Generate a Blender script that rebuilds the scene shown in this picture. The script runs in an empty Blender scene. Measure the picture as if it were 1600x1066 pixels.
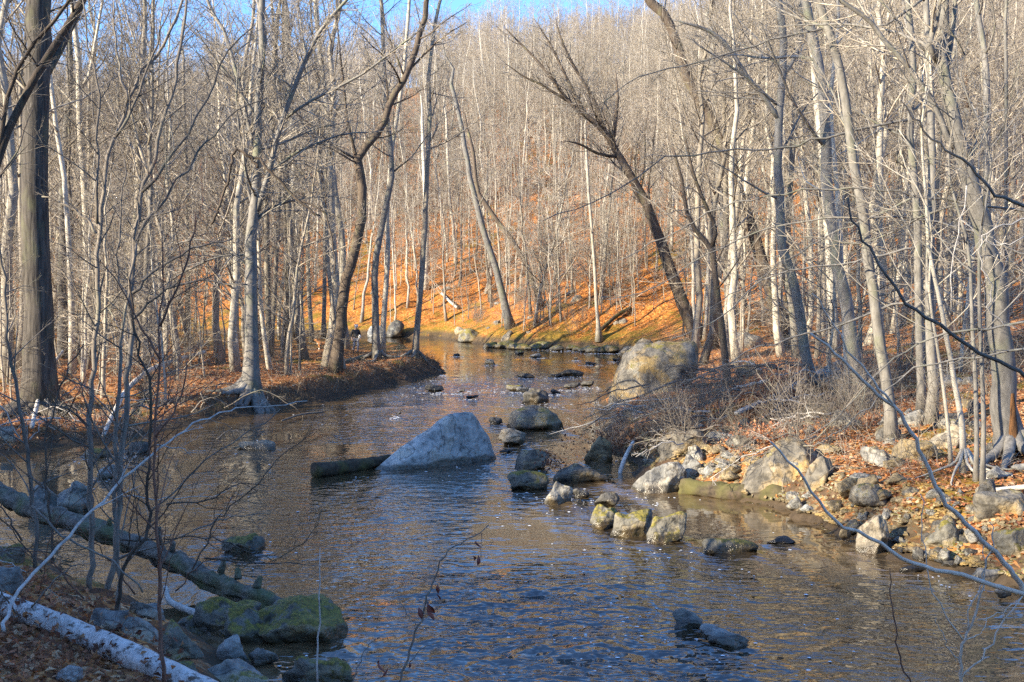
import bpy, bmesh, math, random
import numpy as np
from mathutils import Vector, Matrix

# ------------------------------------------------------------------ camera, sky, sun, exposure
C = bpy.context.scene.collection
scene = bpy.context.scene
F_PX = 1715.0                      # focal length in pixels of the 1600 px wide photograph
CAM_H = 4.5
HORIZON = 465.0
PITCH = math.atan((533 - HORIZON) / F_PX)
cd = bpy.data.cameras.new('camera')
cam = bpy.data.objects.new('camera', cd)
C.objects.link(cam)
cd.sensor_width = 36.0
cd.lens = 36.0 * F_PX / 1600.0
cd.clip_start = 0.1
cd.clip_end = 3000.0
cam.location = (0, 0, CAM_H)
cam.rotation_euler = (math.pi / 2 - PITCH, 0, 0)
scene.camera = cam

SUN = Vector((-0.80, -0.47, 0.40)).normalized()      # towards the sun
world = bpy.data.worlds.new('World')
scene.world = world
world.use_nodes = True
wn = world.node_tree
sky = wn.nodes.new('ShaderNodeTexSky')
sky.sky_type = 'NISHITA'
sky.sun_disc = False
sky.sun_elevation = math.asin(SUN.z)
sky.sun_rotation = (math.pi / 2 - math.atan2(SUN.y, SUN.x)) % (2 * math.pi)
sky.altitude = 100
sky.air_density = 1.0
sky.dust_density = 0.8
sky.ozone_density = 8.0
bg = wn.nodes['Background']
bg.inputs['Strength'].default_value = 0.15
wn.links.new(sky.outputs[0], bg.inputs['Color'])

sd = bpy.data.lights.new('sun', 'SUN')
sd.energy = 5.0
sd.angle = math.radians(0.5)
sd.color = (1.0, 0.865, 0.645)
sun = bpy.data.objects.new('sun', sd)
C.objects.link(sun)
sun.rotation_euler = SUN.to_track_quat('Z', 'Y').to_euler()

scene.view_settings.view_transform = 'Standard'
scene.view_settings.look = 'None'
scene.view_settings.exposure = 1.64
scene.view_settings.gamma = 1.0
scene.render.engine = 'CYCLES'
scene.cycles.max_bounces = 5
scene.cycles.diffuse_bounces = 2
scene.cycles.glossy_bounces = 3
scene.cycles.transmission_bounces = 2
scene.cycles.caustics_reflective = False
scene.cycles.caustics_refractive = False
scene.cycles.sample_clamp_indirect = 6.0
scene.cycles.use_denoising = False
scene.cycles.denoiser = 'OPENIMAGEDENOISE'
scene.cycles.denoising_input_passes = 'RGB_ALBEDO_NORMAL'
scene.cycles.denoising_prefilter = 'ACCURATE'
scene.render.film_transparent = False

# ------------------------------------------------------------------ helpers: noise, pixels, meshes
RNG = np.random.default_rng(7)
cp, sp = math.cos(PITCH), math.sin(PITCH)

def ray(px, py):
    u = (px - 800.0) / F_PX
    v = (533.0 - py) / F_PX
    return Vector((u, cp + v * sp, -sp + v * cp))      # camera pitched down by PITCH

def at(px, py, Y):
    """the point of the ray through a pixel of the photograph at world distance Y"""
    d = ray(px, py)
    k = Y / d.y
    return Vector((d.x * k, Y, CAM_H + d.z * k))

def on_z(px, py, z=0.0):
    d = ray(px, py)
    k = (z - CAM_H) / d.z
    return Vector((d.x * k, d.y * k, z))

def _hash(ix, iy, iz, seed):
    h = (ix * 374761393 + iy * 668265263 + iz * 1274126177 + seed * 362437) & 0xFFFFFFFF
    h = ((h ^ (h >> 13)) * 1103515245) & 0xFFFFFFFF
    h = ((h ^ (h >> 16)) * 2246822519) & 0xFFFFFFFF
    return ((h ^ (h >> 15)) & 0xFFFFFF) / float(0x7FFFFF) - 1.0

def vnoise(p, seed=0):
    p = np.asarray(p, dtype=np.float64)
    i = np.floor(p).astype(np.int64)
    f = p - i
    f = f * f * (3 - 2 * f)
    out = 0
    for dx in (0, 1):
        wx = f[..., 0] if dx else 1 - f[..., 0]
        for dy in (0, 1):
            wy = f[..., 1] if dy else 1 - f[..., 1]
            for dz in (0, 1):
                wz = f[..., 2] if dz else 1 - f[..., 2]
                out = out + wx * wy * wz * _hash(i[..., 0] + dx, i[..., 1] + dy, i[..., 2] + dz, seed)
    return out

def fbm(p, octaves=4, seed=0, gain=0.5):
    p = np.asarray(p, dtype=np.float64)
    out, a = 0, 1.0
    for k in range(octaves):
        out = out + a * vnoise(p * (2.03 ** k) + 17.3 * k, seed + k)
        a *= gain
    return out

def ss(a, b, x):
    t = np.clip((x - a) / (b - a), 0, 1)
    return t * t * (3 - 2 * t)

def mesh_np(name, V, faces, mat=None, smooth=True):
    """faces: list of int arrays (n,k)"""
    me = bpy.data.meshes.new(name)
    V = np.ascontiguousarray(V, dtype=np.float32)
    faces = [np.asarray(f, dtype=np.int32) for f in faces if len(f)]
    tot = np.concatenate([np.full(len(f), f.shape[1], dtype=np.int32) for f in faces])
    loops = np.concatenate([f.ravel() for f in faces])
    start = np.concatenate([[0], np.cumsum(tot)[:-1]]).astype(np.int32)
    me.vertices.add(len(V)); me.loops.add(len(loops)); me.polygons.add(len(tot))
    me.vertices.foreach_set('co', V.ravel())
    me.loops.foreach_set('vertex_index', loops)
    me.polygons.foreach_set('loop_start', start)
    me.polygons.foreach_set('loop_total', tot)
    me.polygons.foreach_set('use_smooth', np.full(len(tot), smooth))
    me.update(calc_edges=True)
    if mat is not None:
        me.materials.append(mat)
    return me

def add_obj(name, me, parent=None, loc=None):
    o = bpy.data.objects.new(name, me)
    C.objects.link(o)
    if parent is not None:
        o.parent = parent
    if loc is not None:
        o.location = loc
    return o

def tag(o, label, cat, group=None, kind=None):
    if label: o['label'] = label
    if cat: o['category'] = cat
    if group: o['group'] = group
    if kind: o['kind'] = kind
    return o

def empty(name, loc):
    o = bpy.data.objects.new(name, None)
    o.empty_display_size = 0.3
    C.objects.link(o)
    o.location = loc
    return o

def tubes(groups, cap=True):
    """groups: list of (P[B,N,3], R[B,N], sides) -> verts, [quads, caps...]"""
    VV, QQ, CC, off = [], [], {}, 0
    for P, R, k in groups:
        P = np.asarray(P, float); R = np.asarray(R, float)
        if P.ndim == 2:
            P = P[None]; R = R[None]
        B, N, _ = P.shape
        if B == 0: continue
        T = np.empty_like(P)
        T[:, 1:-1] = P[:, 2:] - P[:, :-2]
        T[:, 0] = P[:, 1] - P[:, 0]
        T[:, -1] = P[:, -1] - P[:, -2]
        T /= np.linalg.norm(T, axis=2, keepdims=True) + 1e-9
        ref = np.where(np.abs(T[:, :1, 2:3]) < 0.9, np.array([0, 0, 1.0]), np.array([1.0, 0, 0]))[:, 0]
        U = np.cross(T[:, 0], ref); U /= np.linalg.norm(U, axis=1, keepdims=True) + 1e-9
        ang = np.arange(k) * 2 * math.pi / k
        ca, sa = np.cos(ang), np.sin(ang)
        V = np.empty((B, N, k, 3))
        for i in range(N):
            U = U - T[:, i] * np.sum(U * T[:, i], axis=1, keepdims=True)
            U /= np.linalg.norm(U, axis=1, keepdims=True) + 1e-9
            W = np.cross(T[:, i], U)
            V[:, i] = P[:, i, None] + R[:, i, None, None] * (U[:, None] * ca[None, :, None] + W[:, None] * sa[None, :, None])
        VV.append(V.reshape(-1, 3))
        idx = np.arange(B * N * k).reshape(B, N, k) + off
        a = idx[:, :-1]; b = idx[:, 1:]
        q = np.stack([a, np.roll(a, -1, 2), np.roll(b, -1, 2), b], axis=-1).reshape(-1, 4)
        QQ.append(q)
        if cap and k > 3:
            CC.setdefault(k, []).append(idx[:, -1])
            CC[k].append(idx[:, 0, ::-1])
        off += B * N * k
    return np.concatenate(VV), [np.concatenate(QQ)] + [np.concatenate(v) for v in CC.values()]

def spline(pts, n):
    """Catmull-Rom through pts (m, d), resampled to n"""
    P = np.asarray(pts, float)
    if len(P) == 2:
        t = np.linspace(0, 1, n)[:, None]
        return P[0] * (1 - t) + P[1] * t
    Q = np.vstack([2 * P[0] - P[1], P, 2 * P[-1] - P[-2]])
    seg = np.linalg.norm(np.diff(P[:, :3], axis=0), axis=1) + 1e-6
    s = np.concatenate([[0], np.cumsum(seg)])
    tt = np.linspace(0, s[-1], n)
    i = np.clip(np.searchsorted(s, tt, side='right') - 1, 0, len(seg) - 1)
    u = ((tt - s[i]) / seg[i])[:, None]
    p0, p1, p2, p3 = Q[i], Q[i + 1], Q[i + 2], Q[i + 3]
    return 0.5 * ((2 * p1) + (-p0 + p2) * u + (2 * p0 - 5 * p1 + 4 * p2 - p3) * u ** 2 + (-p0 + 3 * p1 - 3 * p2 + p3) * u ** 3)

# ------------------------------------------------------------------ materials
def new_mat(name):
    m = bpy.data.materials.new(name)
    m.use_nodes = True
    nt = m.node_tree
    b = nt.nodes['Principled BSDF']
    return m, nt, b

def nd(nt, typ, **kw):
    n = nt.nodes.new(typ)
    for k, v in kw.items():
        if k in n.inputs: n.inputs[k].default_value = v
        else: setattr(n, k, v)
    return n

def ramp(nt, src, stops):
    r = nt.nodes.new('ShaderNodeValToRGB')
    e = r.color_ramp.elements
    while len(e) < len(stops): e.new(0.5)
    for el, (p, c) in zip(e, stops):
        el.position = p
        el.color = (*c, 1) if len(c) == 3 else c
    nt.links.new(src, r.inputs[0])
    return r

def mix(nt, fac, a, b, mode='MIX'):
    n = nt.nodes.new('ShaderNodeMix')
    n.data_type = 'RGBA'; n.blend_type = mode
    for sock, v in ((n.inputs[0], fac), (n.inputs[6], a), (n.inputs[7], b)):
        if isinstance(v, (int, float)): sock.default_value = v
        elif isinstance(v, tuple): sock.default_value = (*v, 1)
        else: nt.links.new(v, sock)
    return n.outputs[2]

def math_n(nt, op, a, b=None, clamp=False):
    n = nt.nodes.new('ShaderNodeMath'); n.operation = op; n.use_clamp = clamp
    for i, v in enumerate((a, b)):
        if v is None: continue
        if isinstance(v, (int, float)): n.inputs[i].default_value = v
        else: nt.links.new(v, n.inputs[i])
    return n.outputs[0]

def coords(nt, scale, kind='Object'):
    tc = nt.nodes.new('ShaderNodeTexCoord')
    mp = nt.nodes.new('ShaderNodeMapping')
    mp.inputs['Scale'].default_value = scale
    nt.links.new(tc.outputs[kind], mp.inputs[0])
    return mp.outputs[0]

def noise(nt, vec, scale, detail=4.0, rough=0.55):
    n = nt.nodes.new('ShaderNodeTexNoise')
    n.inputs['Scale'].default_value = scale
    n.inputs['Detail'].default_value = detail
    n.inputs['Roughness'].default_value = rough
    nt.links.new(vec, n.inputs['Vector'])
    return n.outputs[0]

def bump(nt, h, strength, dist, bsdf):
    n = nt.nodes.new('ShaderNodeBump')
    n.inputs['Strength'].default_value = strength
    n.inputs['Distance'].default_value = dist
    nt.links.new(h, n.inputs['Height'])
    nt.links.new(n.outputs[0], bsdf.inputs['Normal'])
    return n

def bark(name, dark, light, lichen, lichen_amt=0.3, furrow=0.6, stretch=(14, 14, 2.2), spread=0.5, patch=None):
    m, nt, b = new_mat(name)
    v = coords(nt, stretch)
    n1 = noise(nt, v, 1.0, 6.0, 0.65)
    n2 = noise(nt, coords(nt, (1.6, 1.6, 0.9)), 1.0, 4.0)
    col = ramp(nt, n1, [(0.30, dark), (0.70, light)]).outputs[0]
    lm = ramp(nt, n2, [(0.62 - 0.3 * lichen_amt, (0, 0, 0)), (0.80 - 0.3 * lichen_amt, (1, 1, 1))]).outputs[0]
    col = mix(nt, math_n(nt, 'MULTIPLY', lm, 0.75), col, lichen)
    if patch:
        n3 = noise(nt, coords(nt, (7, 7, 7)), 1.0, 7.0, 0.72)
        pm = ramp(nt, n3, [(0.50, (0, 0, 0)), (0.60, (1, 1, 1))]).outputs[0]
        col = mix(nt, pm, col, patch)
    oi = nt.nodes.new('ShaderNodeObjectInfo')
    mr = nt.nodes.new('ShaderNodeMapRange')
    mr.inputs[3].default_value = 1 - spread * 0.6; mr.inputs[4].default_value = 1 + spread
    nt.links.new(oi.outputs['Random'], mr.inputs[0])
    comb = nt.nodes.new('ShaderNodeCombineColor')
    for i in range(3): nt.links.new(mr.outputs[0], comb.inputs[i])
    col = mix(nt, 1.0, col, comb.outputs[0], 'MULTIPLY')
    nt.links.new(col, b.inputs['Base Color'])
    b.inputs['Roughness'].default_value = 0.85
    b.inputs['Specular IOR Level'].default_value = 0.25
    bump(nt, n1, furrow, 0.03, b)
    return m

M = {}
M['grey'] = bark('beech_bark', (0.095, 0.09, 0.083), (0.25, 0.235, 0.21), (0.17, 0.18, 0.11), 0.30, 0.35, (9, 9, 3.5), 0.25)
M['oak'] = bark('furrowed_bark', (0.016, 0.014, 0.013), (0.13, 0.115, 0.098), (0.12, 0.12, 0.07), 0.30, 1.0, (11, 11, 1.0), 0.2)
M['pale'] = bark('pale_bark', (0.22, 0.20, 0.165), (0.50, 0.46, 0.38), (0.27, 0.265, 0.17), 0.15, 0.3, (7, 7, 2.5), 0.35)
M['wood'] = bark('woodland_bark', (0.11, 0.095, 0.08), (0.36, 0.32, 0.255), (0.22, 0.215, 0.14), 0.25, 0.4, (10, 10, 1.8), 0.5)
M['brown'] = bark('brown_bark', (0.035, 0.027, 0.021), (0.135, 0.105, 0.08), (0.15, 0.14, 0.075), 0.25, 0.7, (16, 16, 2.4), 0.3)
M['twig'] = bark('twig_bark', (0.075, 0.063, 0.052), (0.46, 0.405, 0.325), (0.31, 0.285, 0.20), 0.1, 0.0, (3, 3, 2), 0.35)
M['twig_near'] = bark('sapling_bark', (0.10, 0.085, 0.072), (0.24, 0.21, 0.175), (0.22, 0.22, 0.15), 0.3, 0.3, (22, 22, 5), 0.3)
M['twig_red'] = bark('reddish_twig_bark', (0.10, 0.050, 0.036), (0.22, 0.125, 0.085), (0.2, 0.15, 0.1), 0.1, 0.2, (22, 22, 6), 0.2)
M['twig_sunlit'] = bark('sunlit_twig_bark', (0.42, 0.33, 0.25), (0.68, 0.56, 0.45), (0.55, 0.45, 0.35), 0.1, 0.2, (30, 30, 9), 0.15)  # sunlight put into the bark colour of the foreground branches
M['drift'] = bark('bleached_wood', (0.26, 0.24, 0.22), (0.58, 0.55, 0.50), (0.40, 0.37, 0.31), 0.2, 0.5, (12, 12, 12), 0.2)
M['birch'] = bark('peeling_white_bark', (0.38, 0.36, 0.34), (0.68, 0.66, 0.63), (0.36, 0.33, 0.29), 0.1, 0.4, (6, 6, 6), 0.0, (0.10, 0.07, 0.05))
M['log'] = bark('old_log_bark', (0.04, 0.034, 0.028), (0.24, 0.215, 0.18), (0.10, 0.12, 0.045), 0.5, 1.0, (11, 11, 11), 0.15)
M['wetlog'] = bark('wet_log_wood', (0.020, 0.016, 0.012), (0.10, 0.075, 0.05), (0.10, 0.095, 0.03), 0.55, 0.7, (9, 9, 9), 0.1)
M['heart'] = bark('torn_orange_wood', (0.02, 0.012, 0.008), (0.20, 0.095, 0.035), (0.13, 0.075, 0.04), 0.3, 0.8, (22, 22, 2), 0.1)

def stone_mat(name, base, light, mossamt, wet=True, ochre=0.3):
    m, nt, b = new_mat(name)
    v = coords(nt, (1, 1, 1))
    n1 = noise(nt, v, 1.7, 8.0, 0.62)
    n2 = noise(nt, v, 7.0, 5.0, 0.6)
    n3 = noise(nt, v, 1.0, 5.0, 0.6)
    n4 = noise(nt, v, 45.0, 3.0, 0.6)
    col = ramp(nt, n1, [(0.34, base), (0.50, tuple(0.5 * (p + q) for p, q in zip(base, light))), (0.64, light)]).outputs[0]
    sp_ = ramp(nt, n2, [(0.36, (0.30, 0.30, 0.30)), (0.50, (1, 1, 1)), (0.70, (1.15, 1.15, 1.12))]).outputs[0]
    col = mix(nt, 0.5, col, sp_, 'MULTIPLY')
    gr = ramp(nt, n4, [(0.35, (0.8, 0.8, 0.8)), (0.6, (1.05, 1.05, 1.05))]).outputs[0]
    col = mix(nt, 0.5, col, gr, 'MULTIPLY')
    oc = ramp(nt, n3, [(0.48, (0, 0, 0)), (0.60, (1, 1, 1))]).outputs[0]
    col = mix(nt, math_n(nt, 'MULTIPLY', oc, ochre), col, (0.36, 0.24, 0.08))
    li = ramp(nt, noise(nt, v, 1.9, 8.0, 0.62), [(0.56, (0, 0, 0)), (0.60, (1, 1, 1))]).outputs[0]
    cr_ = ramp(nt, noise(nt, v, 1.15, 4.0, 0.5), [(0.482, (1, 1, 1)), (0.497, (0.16, 0.15, 0.14)), (0.512, (1, 1, 1))]).outputs[0]
    col = mix(nt, 0.8, col, cr_, 'MULTIPLY')
    col = mix(nt, math_n(nt, 'MULTIPLY', li, 0.42), col, (0.34, 0.345, 0.30))
    geo = nt.nodes.new('ShaderNodeNewGeometry')
    sep = nt.nodes.new('ShaderNodeSeparateXYZ'); nt.links.new(geo.outputs['Normal'], sep.inputs[0])
    spos = nt.nodes.new('ShaderNodeSeparateXYZ'); nt.links.new(geo.outputs['Position'], spos.inputs[0])
    if mossamt > 0:
        f = math_n(nt, 'ADD', math_n(nt, 'MULTIPLY', sep.outputs[2], 0.22), noise(nt, v, 1.9, 6.0, 0.7))
        mm = ramp(nt, f, [(0.86 - 0.38 * mossamt, (0, 0, 0)), (0.93 - 0.38 * mossamt, (1, 1, 1))]).outputs[0]
        mc = ramp(nt, noise(nt, v, 22.0, 3.0), [(0.3, (0.04, 0.042, 0.007)), (0.7, (0.24, 0.195, 0.02))]).outputs[0]
        col = mix(nt, math_n(nt, 'MULTIPLY', mm, 0.9), col, mc)
    rough = 0.8
    if wet:                      # the stone is wet where the stream laps it
        wz = math_n(nt, 'ADD', spos.outputs[2], math_n(nt, 'MULTIPLY', n1, -0.50))
        w = ramp(nt, math_n(nt, 'MULTIPLY', math_n(nt, 'ADD', wz, 0.26), 3.2, True), [(0.38, (1, 1, 1)), (0.62, (0, 0, 0))]).outputs[0]
        col = mix(nt, w, col, mix(nt, 1.0, col, (0.28, 0.26, 0.22), 'MULTIPLY'))
        mr = nt.nodes.new('ShaderNodeMapRange')
        mr.inputs[3].default_value = 0.8; mr.inputs[4].default_value = 0.25
        nt.links.new(w, mr.inputs[0]); nt.links.new(mr.outputs[0], b.inputs['Roughness'])
    else:
        b.inputs['Roughness'].default_value = rough
    nt.links.new(col, b.inputs['Base Color'])
    hh = math_n(nt, 'ADD', math_n(nt, 'ADD', n1, math_n(nt, 'MULTIPLY', n2, 0.45)), math_n(nt, 'MULTIPLY', n4, 0.06))
    bump(nt, hh, 0.9, 0.09, b)
    return m

M['stone'] = stone_mat('grey_stone', (0.09, 0.09, 0.086), (0.34, 0.33, 0.30), 0.25)
M['stone_moss'] = stone_mat('mossy_stone', (0.075, 0.072, 0.06), (0.27, 0.25, 0.20), 0.72, ochre=0.6)
M['stone_some'] = stone_mat('part_mossy_stone', (0.10, 0.10, 0.095), (0.40, 0.38, 0.33), 0.42, ochre=0.5)
M['stone_dark'] = stone_mat('dark_wet_stone', (0.035, 0.033, 0.030), (0.13, 0.125, 0.115), 0.35)
M['stone_tan'] = stone_mat('tan_stone', (0.17, 0.145, 0.105), (0.42, 0.365, 0.275), 0.18, ochre=0.5)
M['stone_ochre'] = stone_mat('ochre_stone', (0.12, 0.092, 0.05), (0.31, 0.245, 0.145), 0.4, ochre=0.9)
M['stone_pale'] = stone_mat('pale_lichened_stone', (0.27, 0.275, 0.265), (0.56, 0.555, 0.52), 0.0, ochre=0.25)
M['stone_brown'] = stone_mat('brown_grey_stone', (0.07, 0.064, 0.054), (0.24, 0.215, 0.17), 0.40, ochre=0.8)
M['stone_blue'] = stone_mat('pale_grey_stone', (0.17, 0.175, 0.17), (0.42, 0.42, 0.395), 0.0, ochre=0.2)

def ground_mat():
    m, nt, b = new_mat('leaf_litter_ground')
    v = coords(nt, (1, 1, 1))
    vo = nt.nodes.new('ShaderNodeTexVoronoi')
    vo.inputs['Scale'].default_value = 11.0
    dn = nt.nodes.new('ShaderNodeTexNoise'); dn.inputs['Scale'].default_value = 6.0
    nt.links.new(v, dn.inputs['Vector'])
    vm = nt.nodes.new('ShaderNodeVectorMath'); vm.operation = 'MULTIPLY_ADD'
    nt.links.new(dn.outputs['Color'], vm.inputs[0]); vm.inputs[1].default_value = (0.16, 0.16, 0.16); nt.links.new(v, vm.inputs[2])
    nt.links.new(vm.outputs[0], vo.inputs['Vector'])
    sc_ = nt.nodes.new('ShaderNodeSeparateColor'); nt.links.new(vo.outputs['Color'], sc_.inputs[0])
    leaf = ramp(nt, sc_.outputs[0], [(0.0, (0.075, 0.030, 0.013)), (0.3, (0.21, 0.092, 0.036)), (0.55, (0.40, 0.165, 0.050)), (0.8, (0.50, 0.24, 0.082)), (1.0, (0.56, 0.40, 0.24))]).outputs[0]
    big = noise(nt, v, 0.16, 5.0, 0.6)
    mid = noise(nt, v, 0.9, 5.0, 0.65)
    tint = ramp(nt, mid, [(0.30, (0.40, 0.36, 0.34)), (0.50, (0.92, 0.9, 0.88)), (0.72, (1.15, 1.08, 1.0))]).outputs[0]
    col = mix(nt, 1.0, leaf, tint, 'MULTIPLY')
    geo = nt.nodes.new('ShaderNodeNewGeometry')
    sp2 = nt.nodes.new('ShaderNodeSeparateXYZ'); nt.links.new(geo.outputs['Position'], sp2.inputs[0])
    sn = nt.nodes.new('ShaderNodeSeparateXYZ'); nt.links.new(geo.outputs['True Normal'], sn.inputs[0])
    # orange oak leaves lie thick on the hillside beyond the stream
    hill = nt.nodes.new('ShaderNodeMapRange'); hill.inputs[1].default_value = 60.0; hill.inputs[2].default_value = 95.0
    nt.links.new(sp2.outputs[1], hill.inputs[0])
    col = mix(nt, math_n(nt, 'MULTIPLY', hill.outputs[0], 0.85), col, mix(nt, 1.0, col, (1.22, 0.95, 0.50), 'MULTIPLY'))
    # moss cushions
    mo = ramp(nt, math_n(nt, 'ADD', math_n(nt, 'MULTIPLY', big, 0.6), math_n(nt, 'MULTIPLY', noise(nt, v, 0.55, 6.0, 0.7), 0.4)), [(0.545, (0, 0, 0)), (0.60, (1, 1, 1))]).outputs[0]
    mcol = ramp(nt, noise(nt, v, 14.0, 4.0), [(0.3, (0.045, 0.05, 0.008)), (0.7, (0.27, 0.205, 0.022))]).outputs[0]
    foot = nt.nodes.new('ShaderNodeMapRange'); foot.inputs[1].default_value = 2.6; foot.inputs[2].default_value = 0.6
    nt.links.new(math_n(nt, 'ADD', sp2.outputs[2], math_n(nt, 'MULTIPLY', math_n(nt, 'SUBTRACT', noise(nt, v, 0.45, 6.0, 0.75), 0.5), 13.0)), foot.inputs[0])
    mo = math_n(nt, 'MAXIMUM', mo, math_n(nt, 'MULTIPLY', foot.outputs[0], hill.outputs[0]))
    col = mix(nt, math_n(nt, 'MULTIPLY', mo, 0.75), col, mcol)
    # bare earth on steep cut banks and wet sand by the water
    steep = ramp(nt, math_n(nt, 'ADD', sn.outputs[2], math_n(nt, 'MULTIPLY', mid, 0.12)), [(0.86, (1, 1, 1)), (0.95, (0, 0, 0))]).outputs[0]
    nearwater = nt.nodes.new('ShaderNodeMapRange'); nearwater.inputs[1].default_value = 1.0; nearwater.inputs[2].default_value = 0.55
    nt.links.new(sp2.outputs[2], nearwater.inputs[0])
    earth = ramp(nt, noise(nt, v, 5.0, 6.0, 0.7), [(0.3, (0.030, 0.022, 0.015)), (0.6, (0.095, 0.068, 0.043)), (0.75, (0.15, 0.11, 0.07))]).outputs[0]
    col = mix(nt, math_n(nt, 'MULTIPLY', math_n(nt, 'MULTIPLY', steep, nearwater.outputs[0]), 0.9), col, earth)
    wetz = nt.nodes.new('ShaderNodeMapRange'); wetz.inputs[1].default_value = 0.32; wetz.inputs[2].default_value = 0.12
    nt.links.new(math_n(nt, 'ADD', sp2.outputs[2], math_n(nt, 'MULTIPLY', math_n(nt, 'SUBTRACT', mid, 0.5), 0.25)), wetz.inputs[0])
    col = mix(nt, wetz.outputs[0], col, mix(nt, 0.5, earth, (0.05, 0.036, 0.022)))
    nt.links.new(col, b.inputs['Base Color'])
    b.inputs['Roughness'].default_value = 0.85
    b.inputs['Specular IOR Level'].default_value = 0.2
    hh = math_n(nt, 'ADD', sc_.outputs[1], math_n(nt, 'MULTIPLY', mid, 0.5))
    bump(nt, hh, 0.7, 0.05, b)
    return m
M['ground'] = ground_mat()

def leaf_mat():
    m, nt, b = new_mat('dry_leaf')
    at_ = nt.nodes.new('ShaderNodeAttribute'); at_.attribute_name = 'leafcol'
    nt.links.new(at_.outputs['Color'], b.inputs['Base Color'])
    b.inputs['Roughness'].default_value = 0.7
    b.inputs['Specular IOR Level'].default_value = 0.3
    tr = nt.nodes.new('ShaderNodeBsdfTranslucent'); nt.links.new(at_.outputs['Color'], tr.inputs[0])
    ms = nt.nodes.new('ShaderNodeMixShader'); ms.inputs[0].default_value = 0.25
    nt.links.new(b.outputs[0], ms.inputs[1]); nt.links.new(tr.outputs[0], ms.inputs[2])
    nt.links.new(ms.outputs[0], nt.nodes['Material Output'].inputs[0])
    return m
M['leaf'] = leaf_mat()

def water_mat():
    m, nt, b = new_mat('stream_water')
    b.inputs['Base Color'].default_value = (0.060, 0.043, 0.026, 1)
    n0 = noise(nt, coords(nt, (1, 1, 1)), 0.35, 4.0, 0.6)
    nt.links.new(ramp(nt, n0, [(0.3, (0.020, 0.014, 0.008)), (0.7, (0.055, 0.039, 0.020))]).outputs[0], b.inputs['Base Color'])
    sh_ = nt.nodes.new('ShaderNodeAttribute'); sh_.attribute_name = 'shallow'
    bed = ramp(nt, noise(nt, coords(nt, (1, 1, 1)), 3.5, 5.0, 0.7), [(0.35, (0.06, 0.042, 0.022)), (0.65, (0.19, 0.128, 0.065))]).outputs[0]
    deep = b.inputs['Base Color'].links[0].from_socket
    nt.links.new(mix(nt, math_n(nt, 'MULTIPLY', sh_.outputs['Fac'], 0.8), deep, bed), b.inputs['Base Color'])
    b.inputs['Roughness'].default_value = 0.03
    b.inputs['IOR'].default_value = 2.3
    at_ = nt.nodes.new('ShaderNodeAttribute'); at_.attribute_name = 'rough'
    h1 = noise(nt, coords(nt, (0.75, 1.0, 1.0)), 3.1, 2.0, 0.5)
    h2 = noise(nt, coords(nt, (0.7, 1.0, 1.0)), 8.5, 1.0, 0.5)
    h = math_n(nt, 'ADD', h1, math_n(nt, 'MULTIPLY', h2, 0.22))
    h = math_n(nt, 'MULTIPLY', h, at_.outputs['Fac'])
    bump(nt, h, 1.0, 0.16, b)
    return m
M['water'] = water_mat()
def plain(name, col, rough=0.8):
    m, nt, b = new_mat(name)
    n = noise(nt, coords(nt, (1, 1, 1)), 9.0, 4.0)
    nt.links.new(ramp(nt, n, [(0.3, tuple(c * 0.75 for c in col)), (0.7, tuple(min(1, c * 1.2) for c in col))]).outputs[0], b.inputs['Base Color'])
    b.inputs['Roughness'].default_value = rough
    return m
M['foam'] = plain('foam', (0.75, 0.78, 0.80), 0.6)

# ------------------------------------------------------------------ terrain and water
NEAR = [(-300, 20), (-40, 22.5), (-16, 21.5), (-11.0, 20.6), (-7.9, 17.9), (-5.8, 15.9), (-4.6, 14.8), (-3.5, 13.6), (-3.0, 12.0), (-2.2, 10.2), (1, 8.6), (4, 8), (8, 6.3), (14, 3.5), (30, -3), (300, -60)]
RIGHT = [(300, -50), (32, 5), (20, 10), (12, 13.2), (8.2, 15.6), (6.9, 18.2), (6.2, 19.9), (5.7, 22.6), (4.3, 25.0), (3.4, 27.6), (3.2, 32.8), (3.7, 44), (5.3, 57), (8, 78), (9.5, 88)]
FAR = [(8.1, 93), (2.8, 96), (-2.4, 104), (-8, 122), (-25, 129), (-60, 137), (-300, 170)]
LEFT = [(-300, 146), (-60, 114), (-30, 104), (-14, 97), (-8, 86), (-4.8, 72), (-4.3, 68), (-4.5, 63), (-6.4, 54.7), (-8.2, 46.8), (-10, 42.9), (-11.5, 38), (-13, 34.3), (-14.4, 30.9), (-20, 29.8), (-40, 30.5), (-300, 40)]
POLY = np.array(NEAR + RIGHT + FAR + LEFT, float)
SIDE = np.array([0] * len(NEAR) + [1] * len(RIGHT) + [2] * len(FAR) + [3] * len(LEFT))

def stream_dist(x, y):
    x = np.asarray(x, float); y = np.asarray(y, float)
    A = POLY; Bp = np.roll(POLY, -1, axis=0)
    best = np.full(x.shape, 1e9); side = np.zeros(x.shape, int); inside = np.zeros(x.shape, bool)
    for k in range(len(A)):
        ax, ay = A[k]; bx, by = Bp[k]
        ex, ey = bx - ax, by - ay
        if abs(ax) == 300 and abs(bx) == 300:      # the closing edges far outside
            pass
        else:
            t = np.clip(((x - ax) * ex + (y - ay) * ey) / (ex * ex + ey * ey), 0, 1)
            dd = np.hypot(x - ax - t * ex, y - ay - t * ey)
            s = SIDE[k]
            upd = dd < best
            best = np.where(upd, dd, best); side = np.where(upd, s, side)
        c = ((ay > y) != (by > y)) & (x < ex * (y - ay) / (ey if ey != 0 else 1e-9) + ax)
        inside ^= c
    return np.where(inside, -best, best), side

sh = np.array([SUN.x, SUN.y]); sh /= np.linalg.norm(sh)
pp = np.array([sh[1], -sh[0]])
if pp[1] < 0: pp = -pp

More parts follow.
